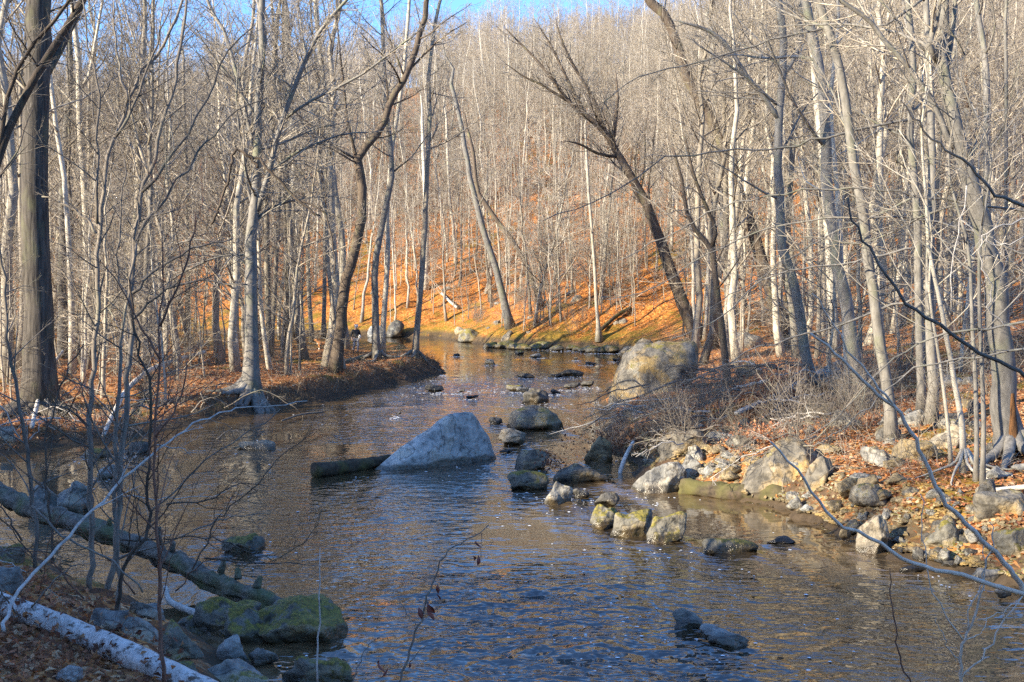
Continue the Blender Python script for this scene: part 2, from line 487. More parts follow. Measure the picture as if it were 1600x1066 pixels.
def terrain(x, y, fine=True):
    x = np.asarray(x, float); y = np.asarray(y, float)
    d, side = stream_dist(x, y)
    wig = np.stack([x, y, np.zeros_like(x)], -1)
    d = d + (0.42 * vnoise(wig * 0.55, 61) + 0.22 * vnoise(wig * 1.7, 62)) * ss(3.0, 0.5, np.abs(d))
    do = np.maximum(d, 0)
    az = x / np.maximum(y, 20.0)
    zm = 92 + 40 * ss(-0.35, -0.15, az) + 75 * ss(-0.20, 0.0, az) + 60 * ss(0.0, 0.30, az)
    zr = 0.10 + 0.45 * ss(0, 1.3, do) + 0.115 * do + 0.27 * 8 * np.log1p(np.exp((do - 30) / 8.0))
    zf = 0.10 + 0.6 * ss(0, 1.2, do) + 0.40 * do
    w = ss(62, 100, y)
    zh = zr * (1 - w) + zf * w
    zh = zm * (1 - np.exp(-zh / zm))
    lowb = 0.45 + 0.55 * ss(36, 46, y)
    zl = 0.05 + 0.85 * lowb * ss(0.0, 1.5, do) + 0.006 * do + 0.05 * np.maximum(-x - 60, 0) * ss(20, 60, y)
    zn = 0.10 + 0.28 * ss(0, 0.9, do) + 0.255 * np.minimum(do, 14) + 0.03 * np.maximum(do - 14, 0)
    a = x * sh[0] + y * sh[1]; u = x * pp[0] + y * pp[1]
    sun_gap = np.exp(-((u - 17.0) / 4.5) ** 2)  # dip shaped into the unseen crest so low sun reaches the right shore
    shade_ridge = (29.5 - 4.8 * sun_gap) * (1 + 0.13 * (1 - sun_gap) * vnoise(np.stack([u * 0.16, a * 0.02, 0 * u], -1), 71)) * np.exp(-((a - 60) / 24.0) ** 2) * ss(46, 24, u) * ss(-160, -90, u)  # unseen high ground added behind the camera to shade the foreground
    zn = zn + shade_ridge * ss(2, 14, do)
    z = np.where(side == 0, zn, np.where(side == 3, zl, zh))
    z = np.where(d < 0, -0.75 * ss(0, 1.2, -d), z)
    if fine:
        p = np.stack([x, y, np.zeros_like(x)], -1)
        z = z + ss(0.0, 0.4, do) * ss(3.0, 0.8, do) * 0.13 * fbm(p * 1.4, 3, 27) + ss(0.1, 2.0, do) * (0.14 * fbm(p * 0.5, 3, 3) + 0.045 * fbm(p * 2.1, 2, 9)) + ss(10, 60, do) * 0.8 * fbm(p * 0.06, 3, 21) + ss(1.5, 6, do) * ss(82, 95, y) * 0.75 * np.abs(fbm(p * 0.22, 3, 23))
    return z

def gz(x, y):
    return float(terrain(np.array([x]), np.array([y]))[0])

def ground_hit(px, py):
    d = ray(px, py)
    t = np.concatenate([np.arange(5, 60, 0.05), np.arange(60, 260, 0.25)])
    X = d.x / d.y * t; Z = CAM_H + d.z / d.y * t
    G = np.maximum(terrain(X, t), 0.0)
    k = np.argmax(Z <= G)
    if Z[k] > G[k]: k = len(t) - 1
    return Vector((X[k], t[k], G[k]))

def axis(*segs):
    out = []
    for a, b, s in segs:
        out.append(np.arange(a, b, s))
    return np.concatenate(out)

gx = axis((-900, -120, 30), (-120, -30, 3), (-30, -16, 0.6), (-16, 18, 0.28), (18, 40, 0.8), (40, 140, 4), (140, 901, 30))
gy = axis((-300, -60, 10), (-60, 4, 2.0), (4, 36, 0.28), (36, 80, 0.4), (80, 135, 0.9), (135, 300, 4), (300, 1401, 40))
GX, GY = np.meshgrid(gx, gy)
GZ = terrain(GX, GY)
nx, ny = len(gx), len(gy)
idx = np.arange(nx * ny).reshape(ny, nx)
quads = np.stack([idx[:-1, :-1], idx[:-1, 1:], idx[1:, 1:], idx[1:, :-1]], -1).reshape(-1, 4)
ground = add_obj('ground', mesh_np('ground', np.stack([GX, GY, GZ], -1).reshape(-1, 3), [quads], M['ground']))
tag(ground, 'leaf covered woodland floor rising into wooded hillsides', None, kind='structure')

# ------------------------------------------------------------------ trees
def unit(v):
    return v / (np.linalg.norm(v, axis=-1, keepdims=True) + 1e-9)

def grow(P, R, m, t0, t1, ang, lenf, n, rng, up=0.12, wob=0.16, rmul=0.55, rmin=0.005, flat=0.0, keep=None, absolute=None, taper=0.25):
    """m children on every parent polyline P[B,N,3], R[B,N]"""
    B, N, _ = P.shape
    if B == 0: return np.zeros((0, n, 3)), np.zeros((0, n))
    t = t0 + (t1 - t0) * (np.arange(m)[None] + rng.random((B, m))) / m
    s = t * (N - 1); i = np.clip(s.astype(int), 0, N - 2); f = (s - i)[..., None]
    bi = np.arange(B)[:, None]
    pos = P[bi, i] * (1 - f) + P[bi, i + 1] * f
    rad = R[bi, i] * (1 - f[..., 0]) + R[bi, i + 1] * f[..., 0]
    T = unit(P[bi, i + 1] - P[bi, i])
    plen = np.linalg.norm(np.diff(P, axis=1), axis=2).sum(1)[:, None]
    ref = rng.normal(size=T.shape); ref[..., 2] *= (1 - flat)
    side = unit(ref - T * np.sum(ref * T, -1, keepdims=True))
    a = np.radians(rng.uniform(ang[0], ang[1], size=t.shape))[..., None]
    D = unit(np.cos(a) * T + np.sin(a) * side)
    L = (plen if absolute is None else absolute) * lenf * (1.15 - 0.75 * (t - t0) / max(t1 - t0, 1e-6)) * rng.uniform(0.65, 1.3, size=t.shape)
    r0 = np.maximum(rad * rmul * rng.uniform(0.7, 1.1, size=t.shape), rmin)
    r0 = np.minimum(r0, np.maximum(L * 0.014, rmin))
    pos, D, L, r0 = pos.reshape(-1, 3), D.reshape(-1, 3), L.ravel(), r0.ravel()
    if keep is not None:
        k = keep(pos)
        pos, D, L, r0 = pos[k], D[k], L[k], r0[k]
    out = np.empty((len(pos), n, 3)); out[:, 0] = pos
    for j in range(1, n):
        D = D + rng.normal(size=D.shape) * wob
        D[:, 2] += up
        D = unit(D)
        out[:, j] = out[:, j - 1] + D * (L / (n - 1))[:, None]
    rr = r0[:, None] * (1 - (1 - taper) * np.linspace(0, 1, n)[None])
    return out, np.maximum(rr, rmin * 0.6)

def trunk_line(h, r, rng, lean=0.04, n=14, flare=0.5):
    z = np.linspace(0, 1, n)
    w = np.cumsum(rng.normal(size=(n, 2)) * h * 0.006, axis=0)
    l = rng.normal(size=2) * lean * h
    P = np.stack([w[:, 0] + l[0] * z ** 1.3, w[:, 1] + l[1] * z ** 1.3, z * h], 1)
    P[0, :2] = 0
    R = r * (1 - 0.86 * z ** 1.15)
    R *= 1 + flare * np.exp(-P[:, 2] / (2.2 * r + 0.05))
    P[0, 2] = -0.25
    return P, R

def make_proto(kind, seed):
    rng = np.random.default_rng(seed)
    if kind == 'tall':
        h = rng.uniform(20, 25); r = 0.17
        P, R = trunk_line(h, r, rng, 0.03)
        l1 = grow(P[None], R[None], 20, 0.36, 0.97, (28, 60), 0.26, 7, rng, 0.10, 0.14, 0.42, 0.012)
        l2 = grow(*l1, 7, 0.15, 0.98, (25, 60), 0.42, 5, rng, 0.10, 0.18, 0.55, 0.011)
        l3 = grow(*l2, 5, 0.12, 1.0, (25, 65), 0.50, 4, rng, 0.06, 0.22, 0.6, 0.0085)
        l4 = grow(*l3, 2, 0.2, 1.0, (25, 65), 0.6, 3, rng, 0.05, 0.2, 0.7, 0.0065)
        g = [(*l1, 5), (*l2, 4), (*l3, 3), (*l4, 3)]
    elif kind == 'bushy':
        h = rng.uniform(15, 19); r = 0.15
        P, R = trunk_line(h, r, rng, 0.06)
        l1 = grow(P[None], R[None], 24, 0.16, 0.97, (35, 72), 0.30, 7, rng, 0.07, 0.16, 0.42, 0.012)
        l2 = grow(*l1, 7, 0.12, 0.98, (25, 65), 0.42, 5, rng, 0.05, 0.2, 0.55, 0.011)
        l3 = grow(*l2, 5, 0.12, 1.0, (25, 65), 0.5, 4, rng, 0.04, 0.22, 0.6, 0.0085)
        l4 = grow(*l3, 2, 0.2, 1.0, (25, 65), 0.6, 3, rng, 0.03, 0.2, 0.7, 0.0065)
        g = [(*l1, 5), (*l2, 4), (*l3, 3), (*l4, 3)]
    elif kind == 'spray':
        h = rng.uniform(9, 13); r = 0.085
        P, R = trunk_line(h, r, rng, 0.06, flare=0.3)
        l1 = grow(P[None], R[None], 34, 0.10, 0.98, (50, 88), 0.27, 8, rng, 0.03, 0.13, 0.38, 0.010)
        l2 = grow(*l1, 9, 0.12, 1.0, (25, 60), 0.40, 5, rng, 0.02, 0.17, 0.55, 0.008, flat=0.7)
        l3 = grow(*l2, 5, 0.12, 1.0, (25, 60), 0.45, 4, rng, 0.02, 0.2, 0.65, 0.006, flat=0.6)
        l4 = grow(*l3, 2, 0.2, 1.0, (25, 60), 0.55, 3, rng, 0.02, 0.2, 0.7, 0.005, flat=0.5)
        g = [(*l1, 5), (*l2, 4), (*l3, 3), (*l4, 3)]
    elif kind == 'pole':
        h = rng.uniform(8, 11); r = 0.055
        P, R = trunk_line(h, r, rng, 0.05, flare=0.3)
        l1 = grow(P[None], R[None], 24, 0.15, 0.98, (45, 85), 0.20, 6, rng, 0.05, 0.14, 0.45, 0.008)
        l2 = grow(*l1, 6, 0.1, 1.0, (25, 60), 0.42, 4, rng, 0.02, 0.2, 0.6, 0.007, flat=0.6)
        l3 = grow(*l2, 3, 0.15, 1.0, (25, 60), 0.5, 3, rng, 0.02, 0.2, 0.7, 0.006, flat=0.6)
        g = [(*l1, 4), (*l2, 3), (*l3, 3)]
    else:                                     # brushy shrub of several stems
        n0 = 9
        base = rng.normal(size=(n0, 1, 3)) * np.array([0.12, 0.12, 0.0])
        dirs = unit(rng.normal(size=(n0, 3)) * np.array([0.55, 0.55, 0.1]) + np.array([0, 0, 1.0]))
        t = np.linspace(0, 1, 7)[None, :, None]
        hgt = rng.uniform(1.3, 2.4, size=(n0, 1, 1))
        S = base + dirs[:, None] * t * hgt + np.cumsum(rng.normal(size=(n0, 7, 3)) * 0.035, axis=1)
        SR = 0.012 * (1 - 0.6 * t[..., 0]) * np.ones((n0, 1))
        l2 = grow(S, SR, 8, 0.2, 1.0, (25, 60), 0.38, 5, rng, 0.06, 0.22, 0.6, 0.005)
        l3 = grow(*l2, 4, 0.15, 1.0, (25, 65), 0.5, 3, rng, 0.03, 0.22, 0.7, 0.004)
        return None, [(S, SR, 4), (*l2, 3), (*l3, 3)]
    return (P, R), g

PROTO = {}
for kind, cnt in (('tall', 4), ('bushy', 4), ('pole', 4), ('spray', 3), ('shrub', 3)):
    PROTO[kind] = []
    for k in range(cnt):
        tr, g = make_proto(kind, 100 + k + 17 * len(kind))
        cv, cf = tubes(g)
        crown = mesh_np('crown', cv, cf, M['twig_near' if kind == 'shrub' else 'twig'])
        trunk = None
        if tr is not None:
            tv, tf = tubes([(tr[0], tr[1], 8)])
            trunk = mesh_np('trunk', tv, tf, M['wood'])
            trunk_pale = mesh_np('trunk', tv, tf, M['pale'])
            PROTO[kind].append((trunk, trunk_pale, crown))
        else:
            PROTO[kind].append((None, None, crown))

def plant(kind, k, loc, scale, rot, label, cat, group, name, thick=1.0, tilt=(0, 0), pale=False):
    tr, trp, cr = PROTO[kind][k % len(PROTO[kind])]
    if tr is None:
        o = add_obj(name, cr); root = o
    else:
        root = empty(name, loc)
        o = add_obj('trunk', trp if pale else tr, root); o.scale = (thick, thick, 1)
        add_obj('crown', cr, root)
    root.location = loc
    root.rotation_euler = (tilt[0], tilt[1], rot)
    root.scale = (scale, scale, scale)
    return tag(root, label, cat, group)

# ---- traced near trees: trunk and main limbs follow the photograph, twigs are grown
FRAME_TOP = lambda Y: CAM_H + 0.285 * Y

def traced(label, pts, base=None, mat='grey', limbs=(), height=18.0, m1=12, lt0=0.3, seed=0, up=0.06, ang=(35, 75), len1=3.4, dens=1.0, name='bare_tree', twig='twig', rfac=1.0, lean_y=0.0, roots=0, Y=None, flare=0.55, tw=0.0065, l1n=9, len2=2.3, limb_cut=None, group=None, flat=0.3):
    """pts: (px, py, width px) from the base upward; limbs: lists of the same"""
    rng = np.random.default_rng(1000 + seed)
    if Y is None:
        hb = ground_hit(pts[0][0], pts[0][1]); Y0 = hb.y
    else:
        Y0 = Y; hb = at(pts[0][0], pts[0][1], Y0)
    base_w = np.array(hb)
    def lift(poly, yoff0, slope):
        out = []
        for i, (px, py, w) in enumerate(poly):
            yy = Y0 + yoff0 + slope * i
            p = at(px, py, yy)
            out.append((p.x, p.y, p.z, 0.5 * w * yy / F_PX * rfac))
        return np.array(out)
    tp = lift(pts, 0, lean_y)
    ztop = base_w[2] + height
    if limb_cut is None:     # the part above the frame
        ztop = max(ztop, tp[-1, 2] + 4.0)
        d = tp[-1, :3] - tp[max(-3, -len(tp)), :3]; d = d / np.linalg.norm(d); d[2] = max(d[2], 0.7); d /= np.linalg.norm(d)
        L = (ztop - tp[-1, 2]) / d[2]
        r = tp[-1, 3]; p0 = tp[-1, :3].copy()
        for f in (0.35, 0.7, 1.0):
            e = np.array([*(p0 + d * L * f), r * (1 - 0.85 * f)])
            e[:2] += rng.normal(size=2) * 0.2
            tp = np.vstack([tp, e])
    S = spline(tp, max(14, 2 * len(tp)))
    S[:, :3] += rng.normal(size=(len(S), 3)) * np.minimum(0.03, S[:, 3:4] * 0.12)
    P, R = S[:, :3] - base_w, np.maximum(S[:, 3], 0.008)
    hgt = P[:, 2] - P[0, 2]
    R = R * (1 + flare * np.exp(-np.maximum(hgt, 0) / (2.5 * R[0] + 0.03)))
    P[0, 2] -= 0.25
    root = empty(name, base_w)
    tv, tf = tubes([(P, R, 14 if R[0] > 0.12 else 9)])
    add_obj('trunk', mesh_np('trunk', tv, tf, M[mat]), root)
    l1P, l1R = [], []
    for k, lb in enumerate(limbs):
        sl = rng.uniform(-0.35, 0.35)
        q = lift(lb, 0, sl if len(lb) > 2 else 0)
        j = np.argmin(np.linalg.norm((S[:, [0, 2]] - q[0, [0, 2]]), axis=1))
        q[:, 1] += S[j, 1] - q[0, 1]
        if lb[-1][1] <= 6:                                 # leaves the top of the frame: carry it on
            d = q[-1, :3] - q[-2, :3]; d /= np.linalg.norm(d)
            q = np.vstack([q, [*(q[-1, :3] + d * 2.5 + np.array([0, 0, 0.8])), q[-1, 3] * 0.5]])
        q[-1, 3] *= 0.45
        s = spline(q, max(l1n, 2 * len(q)))
        s[:, :3] += rng.normal(size=(len(s), 3)) * 0.012
        a = s[:, :3] - base_w
        l1P.append(a); l1R.append(np.maximum(s[:, 3], 0.008))
    if m1:
        aP, aR = grow(P[None], R[None], m1, lt0, 0.97, ang, len1, l1n, rng, up, 0.11, 0.42, 0.012, absolute=1.0, flat=flat)
        for a, b in zip(aP, aR):
            l1P.append(a); l1R.append(b)
    limb_objs = []
    for a, b in zip(l1P, l1R):
        v, f = tubes([(a, b, 6)])
        limb_objs.append(add_obj('limb', mesh_np('limb', v, f, M[mat if mat in ('grey', 'pale', 'oak', 'brown') else twig]), root))
    # twigs
    top = FRAME_TOP(Y0) + 1.5 - base_w[2]
    keep = lambda p: (p[:, 2] < top) | (rng.random(len(p)) < 0.3)
    for a, b, lo in zip(l1P, l1R, limb_objs):
        Lp = np.linalg.norm(np.diff(a, axis=0), axis=1).sum()
        m2 = max(4, int(Lp * 2.9 * dens))
        l2 = grow(a[None], b[None], m2, 0.12, 1.0, (25, 60), 0.85, 6, rng, 0.03, 0.15, 0.5, tw * 1.3, keep=keep, absolute=min(len2, Lp * 0.6), flat=0.6)
        l3 = grow(*l2, 4, 0.12, 1.0, (25, 60), 0.45, 4, rng, 0.02, 0.2, 0.65, tw, flat=0.6)
        l4 = grow(*l3, 2, 0.2, 1.0, (25, 60), 0.5, 3, rng, 0.02, 0.2, 0.75, tw * 0.8, flat=0.6)
        g = [x for x in ((*l2, 4), (*l3, 3), (*l4, 3)) if len(x[0])]
        if g:
            v, f = tubes(g, cap=False)
            add_obj('twig_sprays', mesh_np('twig_sprays', v, f, M[twig]), lo)
    if roots:
        for k in range(roots):
            a = -math.pi * (0.02 + 0.96 * (k + rng.random() * 0.6) / roots) if roots > 4 else 2 * math.pi * k / roots
            n = 8; s = np.linspace(0, 1, n)
            L = rng.uniform(0.9, 1.9); wv = np.cumsum(rng.normal(size=n) * 0.12)
            x = np.cos(a + wv * 0.4) * (R[0] * 0.5 + L * s); y = np.sin(a + wv * 0.4) * (R[0] * 0.5 + L * s)
            z = terrain(x + base_w[0], y + base_w[1]) - base_w[2] + 0.05 + 0.42 * np.exp(-s * 5)
            v, f = tubes([(np.stack([x, y, z], 1), R[0] * 0.36 * (1 - 0.75 * s), 7)])
            add_obj('root', mesh_np('root', v, f, M[mat]), root)
    return tag(root, label, 'tree', group)

W = lambda pts, w0, w1: [(x, y, w0 + (w1 - w0) * i / (len(pts) - 1)) for i, (x, y) in enumerate(pts)]

# left bank
traced('massive old tree with dark furrowed bark rising straight on the left bank', W([(62, 640), (60, 533), (57, 420), (55, 330), (54, 266), (58, 150), (60, 60), (61, 0)], 44, 36), mat='oak', height=24, m1=7, lt0=0.55, seed=1, limbs=[W([(64, 130), (85, 95), (110, 45), (130, 2)], 12, 7)], len1=3.0, roots=5, dens=0.7)
traced('dark trunk leaning in from the picture edge across the massive old tree', W([(-42, 640), (-30, 420), (0, 240), (32, 165), (78, 82), (130, 0)], 14, 11), mat='brown', height=15, m1=6, lt0=0.35, seed=2, Y=33, limbs=[W([(-5, 255), (18, 130), (60, 60), (108, 2)], 7, 5)], dens=0.7)
traced('pale barked tree with a high fork just beside the massive old tree', W([(142, 572), (139, 470), (136, 370), (130, 266), (124, 175), (124, 120), (118, 60), (112, 0)], 12, 8), mat='pale', height=20, m1=8, lt0=0.45, seed=3, limbs=[W([(124, 140), (140, 115), (150, 60), (160, 2)], 6, 4), W([(126, 175), (100, 145), (75, 120)], 4, 2)], dens=0.8)
traced('blue grey smooth tree with spreading roots and a low fork on the left bank', W([(393, 618), (393, 533), (392, 450), (393, 380), (398, 320), (402, 260), (404, 180), (408, 90), (410, 0)], 22, 10), mat='grey', height=20, m1=16, lt0=0.33, seed=4, roots=9, flare=0.9, dens=1.7, len1=4.0,
       limbs=[W([(400, 335), (420, 270), (445, 175), (480, 88), (507, 38), (540, 4)], 10, 5), W([(402, 250), (390, 200), (375, 140), (355, 60), (325, 2)], 9, 5), W([(397, 330), (385, 280), (380, 200), (370, 150)], 6, 3),
              W([(395, 345), (430, 322), (470, 312), (530, 305)], 5, 2), W([(420, 270), (470, 235), (540, 210), (600, 205)], 5, 2), W([(440, 190), (490, 155), (560, 120), (640, 60), (665, 40)], 5, 2), W([(392, 420), (350, 385), (300, 375), (240, 395)], 4, 2), W([(393, 400), (345, 400), (280, 430), (220, 470)], 4, 2)])
traced('dark brown leaning tree with a crooked top rooted at the edge of the left bank', W([(523, 580), (530, 533), (540, 441), (555, 391), (567, 316), (562, 266), (560, 245), (580, 220), (600, 192), (612, 155), (637, 112), (662, 37), (667, 0)], 18, 8), mat='brown', height=18, m1=12, lt0=0.4, seed=5, dens=1.4, len1=4.0,
       limbs=[W([(562, 262), (545, 200), (535, 120), (530, 60)], 6, 3), W([(606, 170), (605, 130), (600, 100)], 4, 2), W([(640, 108), (690, 60), (730, 35)], 4, 2)])
traced('sunlit white trunk standing close behind the dark brown leaning tree', W([(541, 546), (533, 466), (536, 386), (526, 316), (520, 266), (512, 180), (500, 80), (492, 0)], 11, 7), mat='pale', height=22, m1=13, lt0=0.5, seed=6, len1=3.8, tw=0.008)
traced('mossy footed grey tree with a bend, nearest beside the walker', W([(590, 561), (586, 490), (586, 416), (600, 341), (612, 266), (606, 200), (600, 120), (596, 0)], 12, 6), mat='grey', height=19, m1=13, lt0=0.4, seed=7, roots=4, len1=3.8, tw=0.008)
traced('straight pale green trunk touching the bent grey tree beside the walker', W([(597, 553), (602, 470), (606, 391), (605, 340), (612, 240), (630, 120), (640, 0)], 9, 5), mat='pale', height=19, m1=13, lt0=0.45, seed=8, len1=3.8, tw=0.008)
traced('tall slim tan tree at the tip of the left bank by the bend', W([(648, 560), (653, 500), (660, 416), (665, 328), (668, 266), (672, 175), (670, 125), (678, 50), (688, 0)], 10, 5), mat='wood', height=19, m1=13, lt0=0.45, seed=9, roots=4, len1=3.8, tw=0.008)
for k, (lab, P_, w0, w1, mt) in enumerate([
    ('thick shaded trunk between the blue grey rooted tree and dark brown leaning tree', [(459, 526), (461, 420), (462, 300), (458, 200), (450, 80), (446, 0)], 13, 9, 'grey'),
    ('curving slim trunk just left of the dark brown leaning tree', [(488, 535), (482, 441), (480, 341), (468, 266), (460, 150)], 7, 5, 'wood'),
    ('straight slim trunk almost hidden left of the dark brown leaning tree', [(506, 530), (507, 440), (508, 340), (512, 200)], 7, 5, 'grey'),
    ('shaded trunk right behind the blue grey rooted tree', [(420, 560), (418, 450), (417, 320), (425, 200), (430, 60)], 10, 7, 'wood'),
    ('tan footed trunk between the blue grey rooted tree and the thick shaded trunk', [(423, 558), (430, 440), (436, 330), (440, 200)], 8, 5, 'wood'),
    ('pale sunlit trunk immediately left of the blue grey rooted tree', [(368, 545), (369, 450), (366, 360), (360, 250), (352, 120)], 9, 6, 'pale'),
    ('grey trunk right of the massive old tree, half hidden by twigs', [(98, 560), (97, 440), (99, 320), (104, 200), (110, 90)], 15, 10, 'grey'),
    ('dark pole trunk between the saplings and the blue grey rooted tree', [(293, 545), (294, 450), (293, 350), (290, 240), (286, 120)], 8, 5, 'wood'),
    ('leaning pale trunk behind the twin stemmed sapling', [(262, 550), (250, 440), (236, 360), (222, 250), (215, 120)], 8, 5, 'pale'),
    ('slim pale trunk nearest the left picture edge behind the old tree', [(14, 570), (15, 440), (12, 300), (8, 160)], 9, 6, 'wood'),
]):
    traced(lab, W(P_, w0, w1), mat=mt, height=21, m1=14, lt0=0.3, seed=30 + k, dens=0.8, len1=3.6, tw=0.008)

# far bank and hillside
traced('blue grey tree on the far bank leaning left over the stream bend', W([(799, 513), (787, 470), (775, 421), (750, 341), (732, 266), (722, 200), (705, 130)], 13, 6), mat='grey', height=22, m1=9, lt0=0.35, seed=50, dens=0.6, tw=0.008)
traced('brown tree leaning left behind the blue grey tree on the far bank', W([(848, 480), (820, 410), (800, 376), (765, 328), (747, 298), (738, 230)], 9, 6), mat='brown', height=20, m1=8, lt0=0.3, seed=51, dens=0.6, tw=0.008)
traced('white trunk rising from the orange slope above the bend', W([(665, 452), (667, 380), (664, 300), (660, 200)], 8, 5), mat='pale', height=22, m1=8, lt0=0.4, seed=52, dens=0.5, tw=0.008)
traced('slender white trunk high on the orange slope', W([(713, 412), (708, 350), (702, 303), (698, 200)], 5, 4), mat='pale', height=22, m1=8, lt0=0.45, seed=53, dens=0.4, tw=0.01)
traced('thin tree with a white flared foot on the mossy far bank', W([(936, 530), (932, 470), (928, 400), (920, 300), (915, 220)], 6, 4), mat='pale', height=17, m1=8, lt0=0.3, seed=54, dens=0.5, tw=0.008, flare=1.4)

# right bank
traced('brown tree leaning left high above the boulders, its top fanning into twigs', W([(1097, 531), (1075, 491), (1050, 426), (1030, 371), (1012, 323), (990, 283), (968, 245), (945, 205), (915, 180), (885, 155), (860, 120), (830, 85), (790, 45)], 21, 2), mat='brown', height=1, limb_cut=1, m1=22, lt0=0.35, seed=60, up=0.12, ang=(20, 55), len1=5.2, dens=1.3, tw=0.0075, len2=3.0,
       limbs=[W([(957, 222), (962, 185), (965, 150), (962, 110)], 8, 3), W([(945, 205), (925, 150), (900, 110), (880, 70), (868, 30)], 7, 3), W([(915, 180), (885, 120), (860, 70), (835, 30)], 6, 2), W([(968, 245), (935, 240), (905, 225), (880, 220)], 6, 2), W([(890, 160), (850, 135), (820, 120), (790, 100)], 5, 2)])
traced('long tree leaning in a bow over the right bank, lit yellow along its middle', W([(1238, 545), (1217, 490), (1200, 440), (1176, 360), (1155, 308), (1140, 262), (1120, 205), (1092, 157), (1070, 117), (1060, 75), (1042, 28), (1012, 0)], 20, 14), mat='brown', height=15, m1=6, lt0=0.4, seed=61)
traced('small dark tree with a low wishbone fork behind the fallen branches', W([(1140, 608), (1130, 531), (1120, 453), (1112, 386), (1097, 373), (1075, 336), (1065, 280), (1050, 230)], 12, 4), mat='brown', height=1, limb_cut=1, m1=6, lt0=0.3, seed=62, limbs=[W([(1112, 386), (1118, 358), (1100, 316), (1082, 266), (1070, 210)], 8, 4)])
traced('sunlit tree with a yellow scar where a branch tore off', W([(1274, 607), (1258, 550), (1245, 466), (1232, 416), (1220, 375), (1220, 340), (1216, 265), (1217, 200), (1222, 120), (1224, 60), (1217, 0)], 16, 11), mat='grey', height=18, m1=8, lt0=0.35, seed=63, flat=0.7,
       limbs=[W([(1219, 190), (1200, 160), (1172, 125), (1130, 65), (1098, 45), (1050, 30)], 9, 4), W([(1223, 122), (1240, 95), (1253, 55), (1245, 25), (1225, 8)], 7, 4)])
traced('thick smooth grey tree, first of the close pair on the right bank', W([(1352, 640), (1345, 590), (1331, 533), (1325, 478), (1312, 416), (1300, 353), (1292, 266), (1287, 162), (1275, 75), (1258, 0)], 22, 14), mat='grey', height=20, m1=9, lt0=0.35, seed=64, flat=0.7)
traced('smooth grey tree, the slimmer second of the close pair on the right bank', W([(1394, 690), (1390, 633), (1380, 570), (1370, 500), (1355, 391), (1345, 316), (1335, 265), (1327, 200), (1315, 125), (1300, 62), (1280, 0)], 18, 12), mat='grey', height=19, m1=8, lt0=0.35, seed=65, flat=0.7)
traced('straight grey tree with a kink halfway, third in line from the close pair', W([(1440, 645), (1437, 533), (1435, 416), (1431, 316), (1425, 250), (1422, 200), (1427, 125), (1424, 60), (1417, 0)], 13, 9), mat='grey', height=18, m1=8, lt0=0.35, seed=66, flat=0.7)
traced('straight thick pale trunk touching the kinked grey tree', W([(1455, 662), (1460, 610), (1454, 533), (1452, 430), (1456, 320), (1455, 200), (1452, 110), (1447, 0)], 17, 9), mat='grey', height=19, m1=6, lt0=0.45, seed=67, flat=0.7)
big = traced('largest twisted tree on the right bank with torn hollow foot and three way crown', W([(1580, 712), (1572, 640), (1562, 533), (1556, 440), (1540, 380), (1530, 330), (1516, 290), (1506, 245), (1494, 205), (1484, 160), (1476, 125), (1468, 95), (1474, 40), (1474, 0)], 38, 13), mat='grey', height=18, m1=5, lt0=0.5, seed=68, roots=5, flat=0.7,
       limbs=[W([(1468, 100), (1452, 75), (1462, 37), (1470, 2)], 12, 9), W([(1478, 110), (1487, 60), (1492, 2)], 9, 6), W([(1455, 80), (1435, 65), (1405, 52), (1370, 45), (1310, 38), (1210, 42)], 6, 3), W([(1500, 238), (1480, 210), (1460, 160), (1435, 125), (1412, 95), (1377, 57), (1352, 25), (1320, 3)], 10, 6),
              W([(1512, 255), (1522, 235), (1526, 214)], 8, 4), W([(1540, 330), (1500, 320), (1450, 335), (1400, 360), (1340, 380), (1280, 372), (1215, 370)], 5, 2), W([(1550, 420), (1500, 392), (1470, 375), (1440, 362)], 5, 2)])
# the torn strip of bare wood in its foot
bb = Vector(big.location)
q = []
for yy, zz, w in ((-0.36, 0.02, 0.10), (-0.29, 0.4, 0.11), (-0.235, 0.85, 0.09), (-0.22, 1.35, 0.04)):
    q.append((-0.10, yy, zz, w))
sq = spline(np.array(q), 10)
v, f = tubes([(sq[:, :3], sq[:, 3], 8)])
add_obj('torn_wood', mesh_np('torn_wood', v, f, M['heart']), big)['label'] = 'orange torn heartwood in the split foot'
snag = traced('broken snag with an orange torn top behind the largest twisted tree', W([(1518, 520), (1517, 400), (1513, 260), (1511, 170)], 13, 11), mat='grey', height=1, limb_cut=1, m1=1, seed=69, dens=0.3)
tp = at(1511, 170, snag.location.y) - snag.location
v, f = tubes([(np.array([(tp.x, 0, tp.z - 0.2), (tp.x - 0.02, 0, tp.z + 0.9), (tp.x - 0.06, 0.02, tp.z + 1.6)]), np.array([0.115, 0.09, 0.03]), 7)])
add_obj('torn_wood', mesh_np('torn_wood', v, f, M['heart']), snag)['label'] = 'orange torn stump of the broken top'
